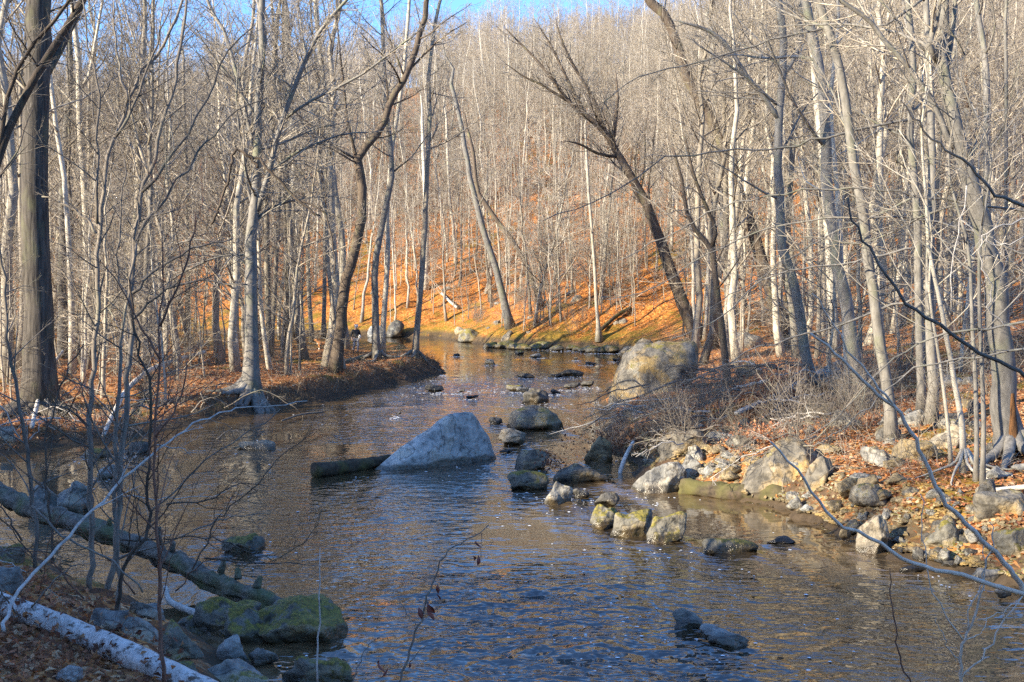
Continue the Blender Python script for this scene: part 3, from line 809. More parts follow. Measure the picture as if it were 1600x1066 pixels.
for k, (lab, P_, w0, w1, mt) in enumerate([
    ('forked slim tree right of the broken snag', [(1545, 560), (1544, 420), (1542, 265), (1542, 125), (1537, 62), (1525, 0)], 11, 8, 'grey'),
    ('thin straight pole tree nearest the right picture edge', [(1574, 560), (1573, 420), (1572, 266), (1572, 120), (1572, 0)], 6, 5, 'grey'),
    ('thick shaded trunk between the pale trunk and the broken snag', [(1490, 490), (1488, 400), (1487, 266), (1480, 150), (1476, 0)], 17, 12, 'grey'),
    ('crooked pale young tree with exposed roots above the shore stones', [(1506, 738), (1502, 658), (1495, 620), (1487, 570), (1477, 515), (1462, 441), (1450, 378), (1448, 320)], 10, 5, 'pale'),
    ('slim grey stem, first of the twin stems above the shore stones', [(1525, 752), (1526, 650), (1523, 570), (1518, 480), (1512, 380)], 8, 5, 'grey'),
    ('slim grey stem, second of the twin stems beside the split trunk foot', [(1535, 762), (1537, 650), (1534, 570), (1530, 470), (1532, 360)], 8, 5, 'grey'),
    ('slender leaning stem left of the crooked pale young tree', [(1488, 730), (1478, 640), (1472, 590), (1464, 540), (1452, 450)], 6, 4, 'pale'),
    ('short curved pale tree just left of the close pair of grey trees', [(1316, 628), (1324, 590), (1320, 533), (1316, 430), (1308, 300), (1298, 160)], 9, 6, 'pale'),
    ('pale grey trunk between the bowed tree and the wishbone fork', [(1144, 490), (1136, 428), (1126, 320), (1120, 200), (1112, 80)], 14, 9, 'grey'),
    ('white trunk just left of the scarred sunlit tree', [(1152, 470), (1148, 400), (1145, 320), (1150, 180)], 9, 6, 'pale'),
    ('shaded grey trunk rising behind the scarred sunlit tree', [(1246, 560), (1236, 470), (1228, 420), (1240, 200), (1250, 60)], 12, 8, 'grey'),
    ('straight pale trunk behind the close pair of grey trees', [(1302, 560), (1298, 430), (1290, 300), (1276, 150)], 16, 11, 'pale'),
    ('dark slim trunk right of the close pair of grey trees', [(1378, 500), (1374, 400), (1368, 280), (1362, 120)], 7, 5, 'wood'),
    ('tall shaded trunk far up the slope, between close pair and kinked tree', [(1408, 430), (1407, 340), (1404, 240), (1400, 60)], 9, 6, 'grey'),
]):
    traced(lab, W(P_, w0, w1), mat=mt, height=17 if k not in (3, 4, 5, 6) else 7, m1=8, lt0=0.3, seed=80 + k, dens=0.6, roots=6 if k == 3 else 0, flat=0.7)

# ---- woodland trees that the photograph shows in numbers
rng = np.random.default_rng(55)
def in_clear(x, y):
    """keeps the view of the water free"""
    d, side = stream_dist(np.array([x]), np.array([y]))
    return d[0] > 1.5
count = {'left': 0, 'right': 0, 'hill': 0, 'pole': 0}
placed = []
def scatter(n, sampler, mind, kinds, label, group, name, srange, palep=0.2, tries=40):
    k = 0
    for _ in range(n * tries):
        if k >= n: break
        x, y = sampler()
        if not in_clear(x, y): continue
        if y > 95 and float(vnoise(np.array([x * 0.07, y * 0.05, 0.3]), 5)) < rng.uniform(-0.9, 0.25): continue
        if any((x - a) ** 2 + (y - b) ** 2 < mind * mind for a, b in placed): continue
        placed.append((x, y))
        kind = kinds[rng.integers(len(kinds))]
        s = rng.uniform(*srange)
        plant(kind, int(rng.integers(8)), (x, y, gz(x, y) - 0.05), s, rng.uniform(0, 6.28), label, 'tree', group, name, thick=rng.uniform(0.6, 1.35), tilt=(rng.normal() * 0.05, rng.normal() * 0.05), pale=rng.random() < palep)
        k += 1

def s_left():
    y = rng.uniform(50, 95); return rng.uniform(-0.49 * y, -0.17 * y), y
def s_hill():
    y = 100 + 75 * rng.random() ** 0.8; return rng.uniform(-0.49 * y, 0.30 * y), y
def s_right():
    y = rng.uniform(48, 115); return rng.uniform(0.16 * y, 0.49 * y), y
scatter(46, s_left, 2.4, ['tall', 'bushy', 'bushy'], 'slim bare woodland tree among the many on the left flat', 'bare trees on the left flat', 'woodland_tree', (0.75, 1.2), 0.3)
scatter(230, s_hill, 2.0, ['tall', 'bushy'], 'bare tree among the many on the sunlit slope beyond the stream', 'bare trees on the sunlit slope', 'hillside_tree', (0.5, 1.2), 0.5)
scatter(95, s_right, 2.4, ['tall', 'tall', 'bushy'], 'bare tree among the many on the rising right bank woodland', 'bare trees on the right slope', 'woodland_tree', (0.8, 1.1), 0.4)
scatter(16, lambda: (lambda y: (rng.uniform(-0.46 * y, -0.15 * y), y))(rng.uniform(46, 72)), 2.0, ['tall'], 'slim bare woodland tree among the many on the left flat', 'bare trees on the left flat', 'woodland_tree', (1.0, 1.25), 0.3)
def s_pole():
    y = rng.uniform(40, 105)
    return (rng.uniform(-0.48 * y, -0.2 * y), y) if rng.random() < 0.5 else (rng.uniform(0.14 * y, 0.48 * y), y)
for _ in range(105):
    x, y = s_pole()
    if not in_clear(x, y): continue
    plant('pole', int(rng.integers(8)), (x, y, gz(x, y) - 0.05), rng.uniform(0.6, 1.15), rng.uniform(0, 6.28), 'thin bare pole sapling among the many under the taller trees', 'sapling', 'thin saplings under the taller trees', 'pole_sapling', thick=rng.uniform(0.6, 1.2), tilt=(rng.normal() * 0.06, rng.normal() * 0.06))
def s_spray():
    if rng.random() < 0.55:
        y = rng.uniform(36, 80); return rng.uniform(-0.48 * y, -0.19 * y), y
    y = rng.uniform(34, 85); return rng.uniform(0.2 * y, 0.48 * y), y
scatter(40, s_spray, 1.6, ['spray'], 'twiggy young beech with level sprays among the many under the trees', 'twiggy young beeches under the trees', 'young_beech', (0.55, 1.05), 0.1)
# brush on the banks
for _ in range(70):
    r = rng.random()
    if r < 0.35: y = rng.uniform(30, 75); x = rng.uniform(-0.47 * y, -0.16 * y); 
    elif r < 0.75: y = rng.uniform(24, 80); x = rng.uniform(0.11 * y, 0.46 * y)
    else: y = rng.uniform(94, 125); x = rng.uniform(-0.08 * y, 0.16 * y)
    d, _s = stream_dist(np.array([x]), np.array([y]))
    if d[0] < 0.4: continue
    plant('shrub', int(rng.integers(8)), (x, y, gz(x, y) - 0.03), rng.uniform(0.5, 1.15), rng.uniform(0, 6.28), 'leafless brushy shrub among the tangle along the banks', 'shrub', 'leafless brush along the banks', 'brushy_shrub')

for _ in range(34):
    h_ = ground_hit(rng.uniform(965, 1380), rng.uniform(575, 712))
    if h_.z < 0.1: continue
    plant('shrub', int(rng.integers(8)), (h_.x, h_.y, h_.z - 0.03), rng.uniform(0.5, 1.0), rng.uniform(0, 6.28), 'leafless brushy shrub among the tangle along the banks', 'shrub', 'leafless brush along the banks', 'brushy_shrub')
# ---- the far wood that reads as one mass, and an unseen wood added outside the picture to shade the water
def wood(name, pts, label, protos, srange, seed, cat='forest'):
    me = bpy.data.meshes.new(name + '_points')
    me.from_pydata([tuple(p) for p in pts], [], [])
    o = add_obj(name, me)
    coll = bpy.data.collections.new(name + '_kinds')
    for kind in protos:
        for k, (tr, trp, cr) in enumerate(PROTO[kind]):
            V, Fc = [], []
            bm = bmesh.new()
            if tr is not None: bm.from_mesh(tr)
            nT = len(bm.faces); bm.from_mesh(cr)
            bm.faces.ensure_lookup_table()
            for i, fc in enumerate(bm.faces): fc.material_index = 0 if i < nT else 1
            m2 = bpy.data.meshes.new('wood_kind'); bm.to_mesh(m2); bm.free()
            m2.materials.append(M['wood'] if k % 3 == 0 else M['pale']); m2.materials.append(M['twig_near' if kind == 'shrub' else 'twig'])
            po = bpy.data.objects.new('wood_kind', m2)
            coll.objects.link(po)
    ng = bpy.data.node_groups.new(name, 'GeometryNodeTree')
    ng.interface.new_socket('Geometry', in_out='INPUT', socket_type='NodeSocketGeometry')
    ng.interface.new_socket('Geometry', in_out='OUTPUT', socket_type='NodeSocketGeometry')
    N = ng.nodes
    gi = N.new('NodeGroupInput'); go = N.new('NodeGroupOutput')
    ip = N.new('GeometryNodeInstanceOnPoints')
    ci = N.new('GeometryNodeCollectionInfo'); ci.inputs[0].default_value = coll
    ci.inputs['Separate Children'].default_value = True; ci.inputs['Reset Children'].default_value = True
    ip.inputs['Pick Instance'].default_value = True
    rr = N.new('FunctionNodeRandomValue'); rr.data_type = 'FLOAT_VECTOR'
    rr.inputs[0].default_value = (-0.10, -0.10, 0); rr.inputs[1].default_value = (0.10, 0.10, 6.28); rr.inputs['Seed'].default_value = seed
    rs = N.new('FunctionNodeRandomValue'); rs.data_type = 'FLOAT'
    rs.inputs[2].default_value = srange[0]; rs.inputs[3].default_value = srange[1]; rs.inputs['Seed'].default_value = seed + 3
    L = ng.links
    L.new(gi.outputs[0], ip.inputs['Points']); L.new(ci.outputs[0], ip.inputs['Instance'])
    L.new(rr.outputs[0], ip.inputs['Rotation']); L.new(rs.outputs[1], ip.inputs['Scale'])
    L.new(ip.outputs[0], go.inputs[0])
    md = o.modifiers.new('wood', 'NODES'); md.node_group = ng
    return tag(o, label, cat, kind='stuff')

def rand_pts(n, sampler, ok=None, minsq=0):
    out = []
    for _ in range(n * 6):
        if len(out) >= n: break
        x, y = sampler()
        if ok and not ok(x, y): continue
        out.append((x, y))
    a = np.array(out)
    return np.column_stack([a, terrain(a[:, 0], a[:, 1]) - 0.1])
def okn(x, y):
    return float(vnoise(np.array([x * 0.04, y * 0.03, 0.7]), 6)) > rng.uniform(-1.0, 0.15)
def s_far():
    y = 165 + 290 * rng.random() ** 1.1; return rng.uniform(-0.52 * y, 0.52 * y), y
def s_farr():
    y = 95 + 90 * rng.random(); return rng.uniform(0.28 * y, 0.52 * y), y
wood('distant_forest', np.vstack([rand_pts(2800, s_far, okn), rand_pts(260, s_farr)]), 'mass of bare trees covering the far hillside up to the sky', ['tall', 'bushy'], (0.65, 1.25), 1)
def s_shade():
    u = rng.uniform(-45, 36); a = rng.uniform(40, 85)
    while 12.5 < u < 22 and rng.random() < 0.93: u = rng.uniform(-45, 36)      # gap shaped into the unseen wood so low sun reaches the right bank
    return sh[0] * a + pp[0] * u, sh[1] * a + pp[1] * u
def s_left_out():
    y = rng.uniform(34, 130); return rng.uniform(-0.52 * y - 55, -0.53 * y), y
def okd(x, y):
    return in_clear(x, y) and not (y > 4 and abs(x) < 0.53 * y + 1)
wood('shading_forest', np.vstack([rand_pts(300, s_shade, okd), rand_pts(60, s_left_out, okd)]), 'unseen bare wood added on the near hillside for its shade', ['tall', 'bushy'], (0.8, 1.05), 5)
def s_brush():
    y = 97 + 120 * rng.random() ** 1.2; return rng.uniform(-0.5 * y, 0.5 * y), y
def s_fb():
    y = 95 + 30 * rng.random(); return rng.uniform(-0.10 * y, 0.22 * y), y
wood('hillside_brush', np.vstack([rand_pts(850, s_brush, in_clear), rand_pts(150, s_fb, in_clear)]), 'grey brush and thin saplings covering the slope beyond the stream', ['shrub', 'pole', 'pole'], (0.6, 1.25), 9, 'undergrowth')
# ------------------------------------------------------------------ rocks
def ico(sub):
    bm = bmesh.new(); bmesh.ops.create_icosphere(bm, subdivisions=sub, radius=1.0)
    V = np.array([v.co[:] for v in bm.verts]); Fc = np.array([[v.index for v in f.verts] for f in bm.faces]); bm.free()
    return V, Fc
STREAM_ROCKS = []
ICO = {k: ico(k) for k in (2, 3, 4, 5)}

def rock_mesh(poly, thick, seed, sub=4, p=14.0, rough=0.05, drop=0.35, strata=0.0, chip=(0.84, 0.98)):
    """poly: silhouette (x, z) in metres about the middle of its base line; sinks below it by drop*height"""
    rng = np.random.default_rng(seed)
    poly = np.array(poly, float)
    if np.sum(poly[:, 0] * np.roll(poly[:, 1], -1) - np.roll(poly[:, 0], -1) * poly[:, 1]) < 0: poly = poly[::-1]
    h = poly[:, 1].max(); w = np.ptp(poly[:, 0])
    c = np.array([poly[:, 0].mean(), poly[:, 1].min() + 0.36 * np.ptp(poly[:, 1])])
    planes = []
    n = len(poly)
    for i in range(n):
        a, b = poly[i], poly[(i + 1) % n]
        e = b - a; L = np.hypot(*e)
        if L < 1e-4: continue
        nn = np.array([e[1], -e[0]]) / L
        off = np.dot(a - c, nn)
        if nn[1] < -0.6: off += drop * h
        if off < 0.03 * max(w, h): off = 0.03 * max(w, h)
        for sgn in (-1, 1):
            be = math.radians(rng.uniform(10, 36))
            nv = np.array([nn[0] * math.cos(be), sgn * math.sin(be), nn[1] * math.cos(be)])
            planes.append((nv, off * math.cos(be) + 0.02 * w))
    for sgn in (-1, 1):
        for k in range(2):
            nv = unit(np.array([rng.normal() * 0.35 * min(1, thick / w), sgn, rng.uniform(0.05, 0.5) * min(1, 0.8 * thick / h)]))
            planes.append((nv, thick * 0.5 * rng.uniform(0.85, 1.1)))
    V, Fc = ICO[sub]
    D = unit(V * np.array([w * 0.5, thick * 0.5, h * 0.6]))
    acc = np.zeros(len(D)); p = max(p, 10.0)
    for nv, off in planes:
        t = np.maximum(D @ nv, 0) / off
        acc += t ** p
    r = acc ** (-1.0 / p)
    P = D * r[:, None]
    for _k in range(16):                         # chips and facets
        nv = unit(rng.normal(size=3) + np.array([0, -0.3, 0.2]))
        off = (P @ nv).max() * rng.uniform(*chip)
        acc += (np.maximum(D @ nv, 0) / off) ** (p * 1.6)
    r = acc ** (-1.0 / p)
    P = D * r[:, None]
    sc_ = min(w, 1.6 * h)
    q = P / sc_ * 2.2 + seed * 3.7
    ns = fbm(q, 4, seed % 97, 0.55)
    ridg = np.abs(vnoise(q * 1.7 + 5.1, seed % 89)) 
    disp = rough * sc_ * (ns - 0.8 * ridg)
    if strata:
        a = q @ unit(np.array([0.35, 0.5, 0.9]))
        disp += strata * sc_ * (np.abs(((a * 2.3 + 0.4 * ns) % 1.0) - 0.5) - 0.25)
    P = P + D * disp[:, None]
    P[:, 0] += c[0]; P[:, 2] += c[1]
    ab = P[:, 2] > poly[:, 1].min()                 # keep the measured outline
    x0, x1 = P[ab, 0].min(), P[ab, 0].max()
    P[:, 0] = poly[:, 0].min() + (P[:, 0] - x0) / (x1 - x0) * w
    z0 = poly[:, 1].min()
    P[:, 2] = z0 + (P[:, 2] - z0) * (h - z0) / (P[:, 2].max() - z0)
    return P, Fc

def rock(label, box=None, poly=None, base=None, thick=0.8, mat='stone', seed=0, sub=4, rough=0.06, name='boulder', group=None, z=None, p=15.0, strata=0.0, rotz=0.0, chip=None, skew=0.0):
    """box: x0, y0, x1, y1 of the stone in the photograph; poly: its outline; base: the pixel row where it meets water or ground"""
    rng = np.random.default_rng(500 + seed)
    if poly is None:
        x0, y0, x1, y1 = box
        cx, w, h = (x0 + x1) / 2, (x1 - x0), (y1 - y0)
        k = 8
        ph = rng.uniform(0, 1)
        poly = []
        for i in range(k):
            a = 2 * math.pi * (i + ph * 0.8 + rng.uniform(-0.22, 0.22)) / k
            ca, sa = math.cos(a), math.sin(a)
            e = 0.72
            poly.append((cx + 0.5 * w * math.copysign(abs(ca) ** e, ca), (y0 + y1) / 2 - 0.5 * h * math.copysign(abs(sa) ** e, sa)))
        xs = [q[0] for q in poly]; ys = [q[1] for q in poly]
        poly = [(x0 + (a - min(xs)) / (max(xs) - min(xs)) * w, y0 + (b - min(ys)) / (max(ys) - min(ys)) * h) for a, b in poly]
    ys = [q[1] for q in poly]; xs = [q[0] for q in poly]
    by = base if base is not None else max(ys)
    bx = (min(xs) + max(xs)) / 2
    hit = on_z(bx, by, z) if z is not None else ground_hit(bx, by)
    wpx = max(xs) - min(xs)
    tm = thick * wpx * hit.y / F_PX
    Y = hit.y + 0.42 * tm
    b0 = at(bx, by, Y)
    pm = []
    for a, b in poly:
        q = at(a, b, Y + skew * (at(a, b, Y).x - b0.x))
        pm.append((q.x - b0.x, q.z - hit.z))
    V, Fc = rock_mesh(pm, tm, seed + 1, sub, p, rough, strata=strata, chip=chip or ((0.90, 0.995) if box is None else (0.84, 0.98)))
    V[:, 1] += skew * V[:, 0]
    loc = (b0.x, Y, hit.z)
    o = add_obj(name, mesh_np(name, V, [Fc], M[mat]), loc=loc)
    if z is not None and z < 0.06: STREAM_ROCKS.append((b0.x, Y, 0.5 * wpx * hit.y / F_PX))
    o.rotation_euler[2] = rotz
    return tag(o, label, 'rock', group)

# stones in the stream
rock('huge wedge shaped pale grey boulder standing in midstream', poly=[(574, 742), (574, 738), (606, 713), (640, 684), (664, 662), (700, 648), (738, 643), (750, 650), (760, 678), (778, 703), (776, 718), (700, 732), (620, 744)], base=730, z=0, thick=0.36, skew=0.75, mat='stone_pale', seed=1, sub=5, rough=0.028, p=70, strata=0.022, chip=(0.985, 1.0))
rock('broad rounded boulder with a dark mossy foot right of the wedge boulder', poly=[(790, 672), (795, 650), (812, 638), (838, 634), (858, 640), (878, 652), (881, 664), (874, 672)], z=0, thick=0.8, mat='stone_brown', seed=2)
rock('squat dark topped stone behind the broad rounded boulder', poly=[(815, 629), (816, 614), (828, 607), (846, 610), (858, 620), (857, 631)], z=0, thick=0.8, mat='stone_dark', seed=3)
rock('pale stone wedged against the front of the broad rounded boulder', box=(778, 670, 822, 697), z=0, thick=0.8, mat='stone_tan', seed=4)
rock('small flat dark stone just right of the wedge boulder top', box=(763, 652, 786, 664), z=0, thick=0.9, mat='stone_dark', seed=5, sub=3)
rock('low dark wet slab by the right end of the wedge boulder', box=(780, 702, 802, 710), z=0, thick=0.9, mat='stone_dark', seed=6, sub=3)
rock('flat cream stone alone in the left pool', poly=[(370, 699), (374, 692), (398, 688), (420, 692), (432, 698), (425, 702), (385, 703)], z=0, thick=0.6, mat='stone_tan', seed=7, rough=0.04)
rock('pointed grey stone in the middle cluster, its top catching light', poly=[(804, 732), (808, 718), (820, 706), (834, 702), (846, 708), (860, 722), (858, 734)], z=0, thick=0.7, mat='stone_brown', seed=8)
rock('dark sloping stone in front of the pointed grey stone', poly=[(792, 762), (793, 748), (806, 737), (832, 735), (850, 742), (858, 758), (850, 768), (815, 768)], z=0, thick=0.8, mat='stone_moss', seed=9)
rock('round grey stone with white top in front of the middle cluster', poly=[(850, 786), (851, 766), (860, 755), (874, 752), (888, 758), (895, 772), (893, 790), (870, 797)], base=791, z=0, thick=0.95, mat='stone_some', seed=10, p=8)
rock('small black pebble shaped stone right of the round grey stone', box=(895, 763, 921, 779), z=0, thick=0.8, mat='stone_dark', seed=11, sub=3, p=7)
rock('long low sunlit slab behind the round grey stone', poly=[(864, 752), (868, 736), (885, 730), (905, 724), (918, 734), (948, 738), (952, 746), (930, 752), (890, 756)], z=0, thick=0.6, mat='stone_brown', seed=12)
rock('upright ochre stained boulder left of the root tangle', poly=[(912, 722), (914, 700), (918, 686), (932, 682), (948, 688), (958, 705), (955, 724)], z=0, thick=0.8, mat='stone_ochre', seed=13)
rock('big smooth tilted grey boulder before the dark sunken log', poly=[(985, 765), (990, 750), (1010, 736), (1035, 724), (1052, 721), (1066, 726), (1072, 742), (1062, 758), (1040, 770), (1000, 771)], z=0, thick=0.7, mat='stone', seed=14, sub=5, p=16)
rock('dark saddle shaped stone behind the sunlit trio', poly=[(928, 788), (930, 774), (944, 776), (955, 769), (966, 776), (968, 788), (950, 793)], z=0, thick=0.8, mat='stone_dark', seed=15)
rock('sunlit mossy stone, left of the trio in the near channel', poly=[(921, 822), (925, 806), (936, 792), (952, 788), (968, 795), (976, 808), (965, 822), (940, 826)], z=0, thick=0.8, mat='stone_moss', seed=16)
rock('dark mossy stone, middle of the trio in the near channel', poly=[(953, 832), (962, 816), (985, 802), (1008, 796), (1022, 803), (1020, 826), (995, 839), (965, 838)], z=0, thick=0.8, mat='stone_moss', seed=17)
rock('pale blue topped stone with a knobbly front, right of the trio', poly=[(1003, 848), (1003, 824), (1015, 806), (1040, 798), (1060, 808), (1073, 826), (1070, 842), (1040, 850), (1018, 857)], base=850, z=0, thick=0.85, mat='stone_moss', seed=18, sub=5)
rock('low flat mossy stone sunlit at its left end, right of the trio', poly=[(1094, 864), (1096, 846), (1112, 841), (1140, 845), (1170, 842), (1184, 849), (1183, 861), (1140, 866)], z=0, thick=0.6, mat='stone_moss', seed=19)
rock('low dark stone awash right of the flat mossy stone', box=(1199, 838, 1244, 853), z=0, thick=0.8, mat='stone_dark', seed=20)
rock('blue grey angular stone alone in the near water', poly=[(1053, 976), (1050, 952), (1066, 949), (1082, 953), (1100, 968), (1099, 982), (1075, 986)], z=0, thick=0.8, mat='stone', seed=21, sub=5, p=20)
rock('ribbed pale stone beside the angular stone in the near water', poly=[(1096, 992), (1102, 984), (1125, 979), (1148, 982), (1166, 995), (1171, 1006), (1150, 1012), (1120, 1005)], z=0, thick=0.8, mat='stone_blue', seed=22, sub=5, strata=0.06)
rock('shaggy dark mossy stone in the water beyond the fallen trunk', poly=[(346, 858), (356, 842), (378, 834), (398, 838), (412, 848), (410, 862), (385, 868)], z=0, thick=0.8, mat='stone_moss', seed=23, rough=0.1)
for k, (lab, bx, mt) in enumerate([
    ('long black slab breaking the far riffle', (874, 577, 913, 588), 'stone_dark'), ('flat mossy slab left of the long black slab', (808, 583, 836, 591), 'stone_dark'),
    ('thin grey slab just left of the long black slab', (856, 583, 880, 590), 'stone_dark'), ('low brown stone in the riffle nearer than the black slab', (880, 598, 908, 608), 'stone_dark'),
    ('small dark stone right of the low brown stone', (907, 595, 928, 605), 'stone_dark'), ('mossy stone at the lip of the riffle behind the squat stone', (790, 601, 818, 612), 'stone_moss'),
    ('grey stone beside the mossy stone at the riffle lip', (806, 604, 828, 613), 'stone'), ('dark stone awash right of the squat dark topped stone', (860, 608, 876, 616), 'stone_dark'),
    ('dark rock with foam behind it near the tip of the left bank', (664, 600, 694, 612), 'stone_dark'), ('small black stone in the foam right of the dark rock', (716, 608, 726, 614), 'stone_dark'),
    ('small black stone in midstream above the wedge boulder', (728, 617, 748, 623), 'stone_dark'), ('small pointed reddish stone left of the wedge boulder', (618, 642, 627, 650), 'stone_dark'),
    ('tiny dark stone at the foot of the left bank tip', (691, 582, 697, 586), 'stone_dark'), ('grey pointed stone alone in the far smooth water', (757, 561, 774, 570), 'stone_some'),
    ('small dark stone high in the far smooth water', (708, 552, 719, 557), 'stone_dark'), ('mossy lump in the far smooth water', (805, 547, 819, 554), 'stone_moss'),
    ('flat pale stone right of the mossy lump', (828, 552, 846, 559), 'stone'), ('dark flat stone under the mossy far bank', (914, 565, 932, 570), 'stone_dark'),
    ('small cream stone glinting in the far water', (896, 558, 903, 563), 'stone_tan'), ('dark flat stone beside the sunlit boulder foot', (957, 559, 970, 565), 'stone_dark'),
]):
    rock(lab, box=bx, z=0, thick=0.8, mat=mt, seed=100 + k, sub=3, name='stream_stone')
# far bank stones
rock('round blue grey boulder with a yellow moss foot at the far bend', poly=[(715, 534), (716, 520), (728, 513), (745, 515), (755, 524), (754, 535)], z=0.05, thick=0.8, mat='stone_moss', seed=130)
rock('large dark boulder on the far bank behind the walker', poly=[(602, 528), (604, 510), (614, 500), (626, 501), (632, 509), (628, 522)], thick=0.8, mat='stone_dark', seed=131)
rock('bright white rock face left of the large dark boulder', poly=[(574, 528), (575, 512), (582, 509), (596, 510), (600, 527)], thick=0.6, mat='stone_blue', seed=132)
rock('white slab leaning at the foot of the leaning blue grey tree', poly=[(783, 532), (788, 522), (797, 516), (803, 520), (800, 532)], thick=0.6, mat='stone_tan', seed=133, sub=3)
rock('pale rounded rock at the water left of the great leaning boulder', poly=[(965, 556), (968, 546), (985, 541), (998, 546), (995, 556)], thick=0.7, mat='stone_tan', seed=134, sub=3)
rock('long pale ledge climbing behind the great leaning boulder', poly=[(985, 548), (995, 536), (1015, 528), (1022, 536), (1010, 548)], thick=0.7, mat='stone_tan', seed=135, sub=3)
for k in range(16):
    px = 765 + k * 12.5 + rng.uniform(-5, 5); py = 543 + 8 * (k / 16) + rng.uniform(-3, 1); w_ = rng.uniform(12, 34)
    rock('mossy yellow green stone in the row lining the far bank', box=(px - w_ / 2, py - w_ * 0.36, px + w_ / 2, py + 2), z=0.0, thick=0.9, mat='stone_moss', seed=140 + k, sub=3, name='bank_stone', group='mossy stones lining the far bank')
for k in range(14):
    px = rng.uniform(690, 1010); py = rng.uniform(440, 528); w_ = rng.uniform(6, 20)
    rock('grey stone among those half buried in the orange slope', box=(px - w_ / 2, py - w_ * 0.5, px + w_ / 2, py + 1), thick=0.9, mat=('stone', 'stone_some', 'stone_tan')[k % 3], seed=170 + k, sub=3, name='slope_stone', group='stones half buried in the orange slope')
# right bank stones
rock('great leaning grey boulder with ochre foot on the right bank', poly=[(950, 640), (951, 600), (958, 574), (978, 550), (1010, 536), (1050, 532), (1080, 538), (1092, 560), (1085, 600), (1060, 640)], base=648, thick=0.75, mat='stone_brown', seed=30, sub=5, rough=0.06, z=0.05)
rock('rounded boulder with a sunlit streak below the root tangle', poly=[(1028, 720), (1032, 700), (1050, 678), (1080, 670), (1100, 676), (1105, 700), (1090, 720)], thick=0.8, mat='stone_brown', seed=31)
rock('large pyramid boulder with a blue lit face above the sunken log', poly=[(1158, 750), (1165, 725), (1185, 700), (1212, 688), (1240, 683), (1270, 700), (1295, 730), (1300, 755)], base=756, thick=0.7, mat='stone_brown', seed=32, sub=5, p=18)
rock('dark flank boulder leaning on the pyramid boulder', poly=[(1255, 765), (1262, 725), (1285, 712), (1302, 735), (1298, 765)], thick=0.8, mat='stone_brown', seed=33)
rock('small white pointed stone at the water below the sunken log', poly=[(1249, 808), (1254, 796), (1262, 788), (1268, 796), (1276, 806), (1265, 811)], thick=0.7, mat='stone_blue', seed=34, sub=3)
rock('leaning pale grey boulder with a yellow foot at the shore end', poly=[(1336, 870), (1338, 845), (1352, 820), (1368, 805), (1382, 803), (1390, 820), (1388, 852), (1370, 872)], base=866, z=0, thick=0.7, mat='stone_tan', seed=35, sub=5)
rock('small rounded yellow stone left of the leaning pale boulder', box=(1310, 826, 1332, 850), z=0, thick=0.8, mat='stone_ochre', seed=36, sub=3)
rock('big smooth grey boulder at the right picture edge', poly=[(1520, 800), (1524, 776), (1545, 766), (1580, 768), (1625, 780), (1630, 815), (1560, 815)], base=812, thick=0.7, mat='stone_brown', seed=37, sub=5, p=9)
rock('green stained boulder below the big smooth grey boulder', poly=[(1550, 862), (1553, 832), (1570, 820), (1620, 822), (1650, 850), (1640, 885), (1580, 880)], base=874, thick=0.7, mat='stone_moss', seed=38, sub=5, p=9)
rock('dark mossy boulder behind the shore pebbles', poly=[(1450, 848), (1452, 828), (1468, 813), (1495, 815), (1512, 835), (1515, 852), (1480, 858)], thick=0.8, mat='stone_moss', seed=39)
rock('long grey stone between the shore pebbles and the water', poly=[(1470, 890), (1478, 875), (1505, 868), (1540, 872), (1552, 885), (1530, 895)], thick=0.7, mat='stone_dark', seed=40)
rock('flat stone at the waterline under the long grey stone', poly=[(1405, 892), (1412, 884), (1440, 884), (1448, 890), (1430, 896)], z=0, thick=0.7, mat='stone_dark', seed=41, sub=3)
rock('pale stone at the waterline near the forked foreground branch', box=(1518, 888, 1575, 912), z=0, thick=0.7, mat='stone', seed=42)
rock('small square pale stone under the foreground branch fork', box=(1552, 912, 1588, 940), z=0, thick=0.8, mat='stone', seed=43, sub=3, p=20)
rock('yellow ochre rock beside the sunken log', poly=[(1334, 772), (1336, 752), (1352, 740), (1370, 744), (1376, 760), (1370, 775)], thick=0.8, mat='stone_ochre', seed=44)
rock('ochre slab right of the yellow ochre rock', poly=[(1384, 762), (1388, 746), (1405, 738), (1425, 748), (1424, 760)], thick=0.7, mat='stone_ochre', seed=45, sub=3)
rock('long pale slab propped below the straight thick pale trunk', poly=[(1438, 700), (1450, 682), (1480, 664), (1506, 662), (1510, 685), (1480, 702)], thick=0.6, mat='stone_tan', seed=46)
rock('moss faced block under the long pale slab', poly=[(1432, 716), (1436, 702), (1455, 696), (1472, 704), (1470, 716)], thick=0.8, mat='stone_ochre', seed=47, sub=3)
rock('yellow mossy block above the pyramid boulder', poly=[(1252, 652), (1256, 634), (1275, 624), (1296, 632), (1298, 655)], thick=0.8, mat='stone_ochre', seed=48)
rock('grey block right of the yellow mossy block', poly=[(1292, 668), (1296, 645), (1315, 640), (1340, 648), (1345, 668)], thick=0.8, mat='stone', seed=49)
rock('blue grey rock at the foot of the slimmer grey tree', poly=[(1400, 668), (1404, 650), (1430, 640), (1450, 650), (1448, 668)], thick=0.8, mat='stone', seed=50, sub=3)
rock('flat pale rock far up behind the scarred sunlit tree', poly=[(1278, 596), (1284, 580), (1305, 574), (1326, 580), (1324, 594)], thick=0.7, mat='stone_blue', seed=51, sub=3)
rock('blue shaded rock right of the close pair of grey trees', poly=[(1455, 606), (1462, 588), (1490, 584), (1510, 595), (1512, 608)], thick=0.8, mat='stone', seed=52, sub=3)
rock('grey rock on the leaf slope above the great leaning boulder', poly=[(1138, 545), (1142, 525), (1165, 518), (1190, 530), (1190, 545)], thick=0.8, mat='stone', seed=53, sub=3)
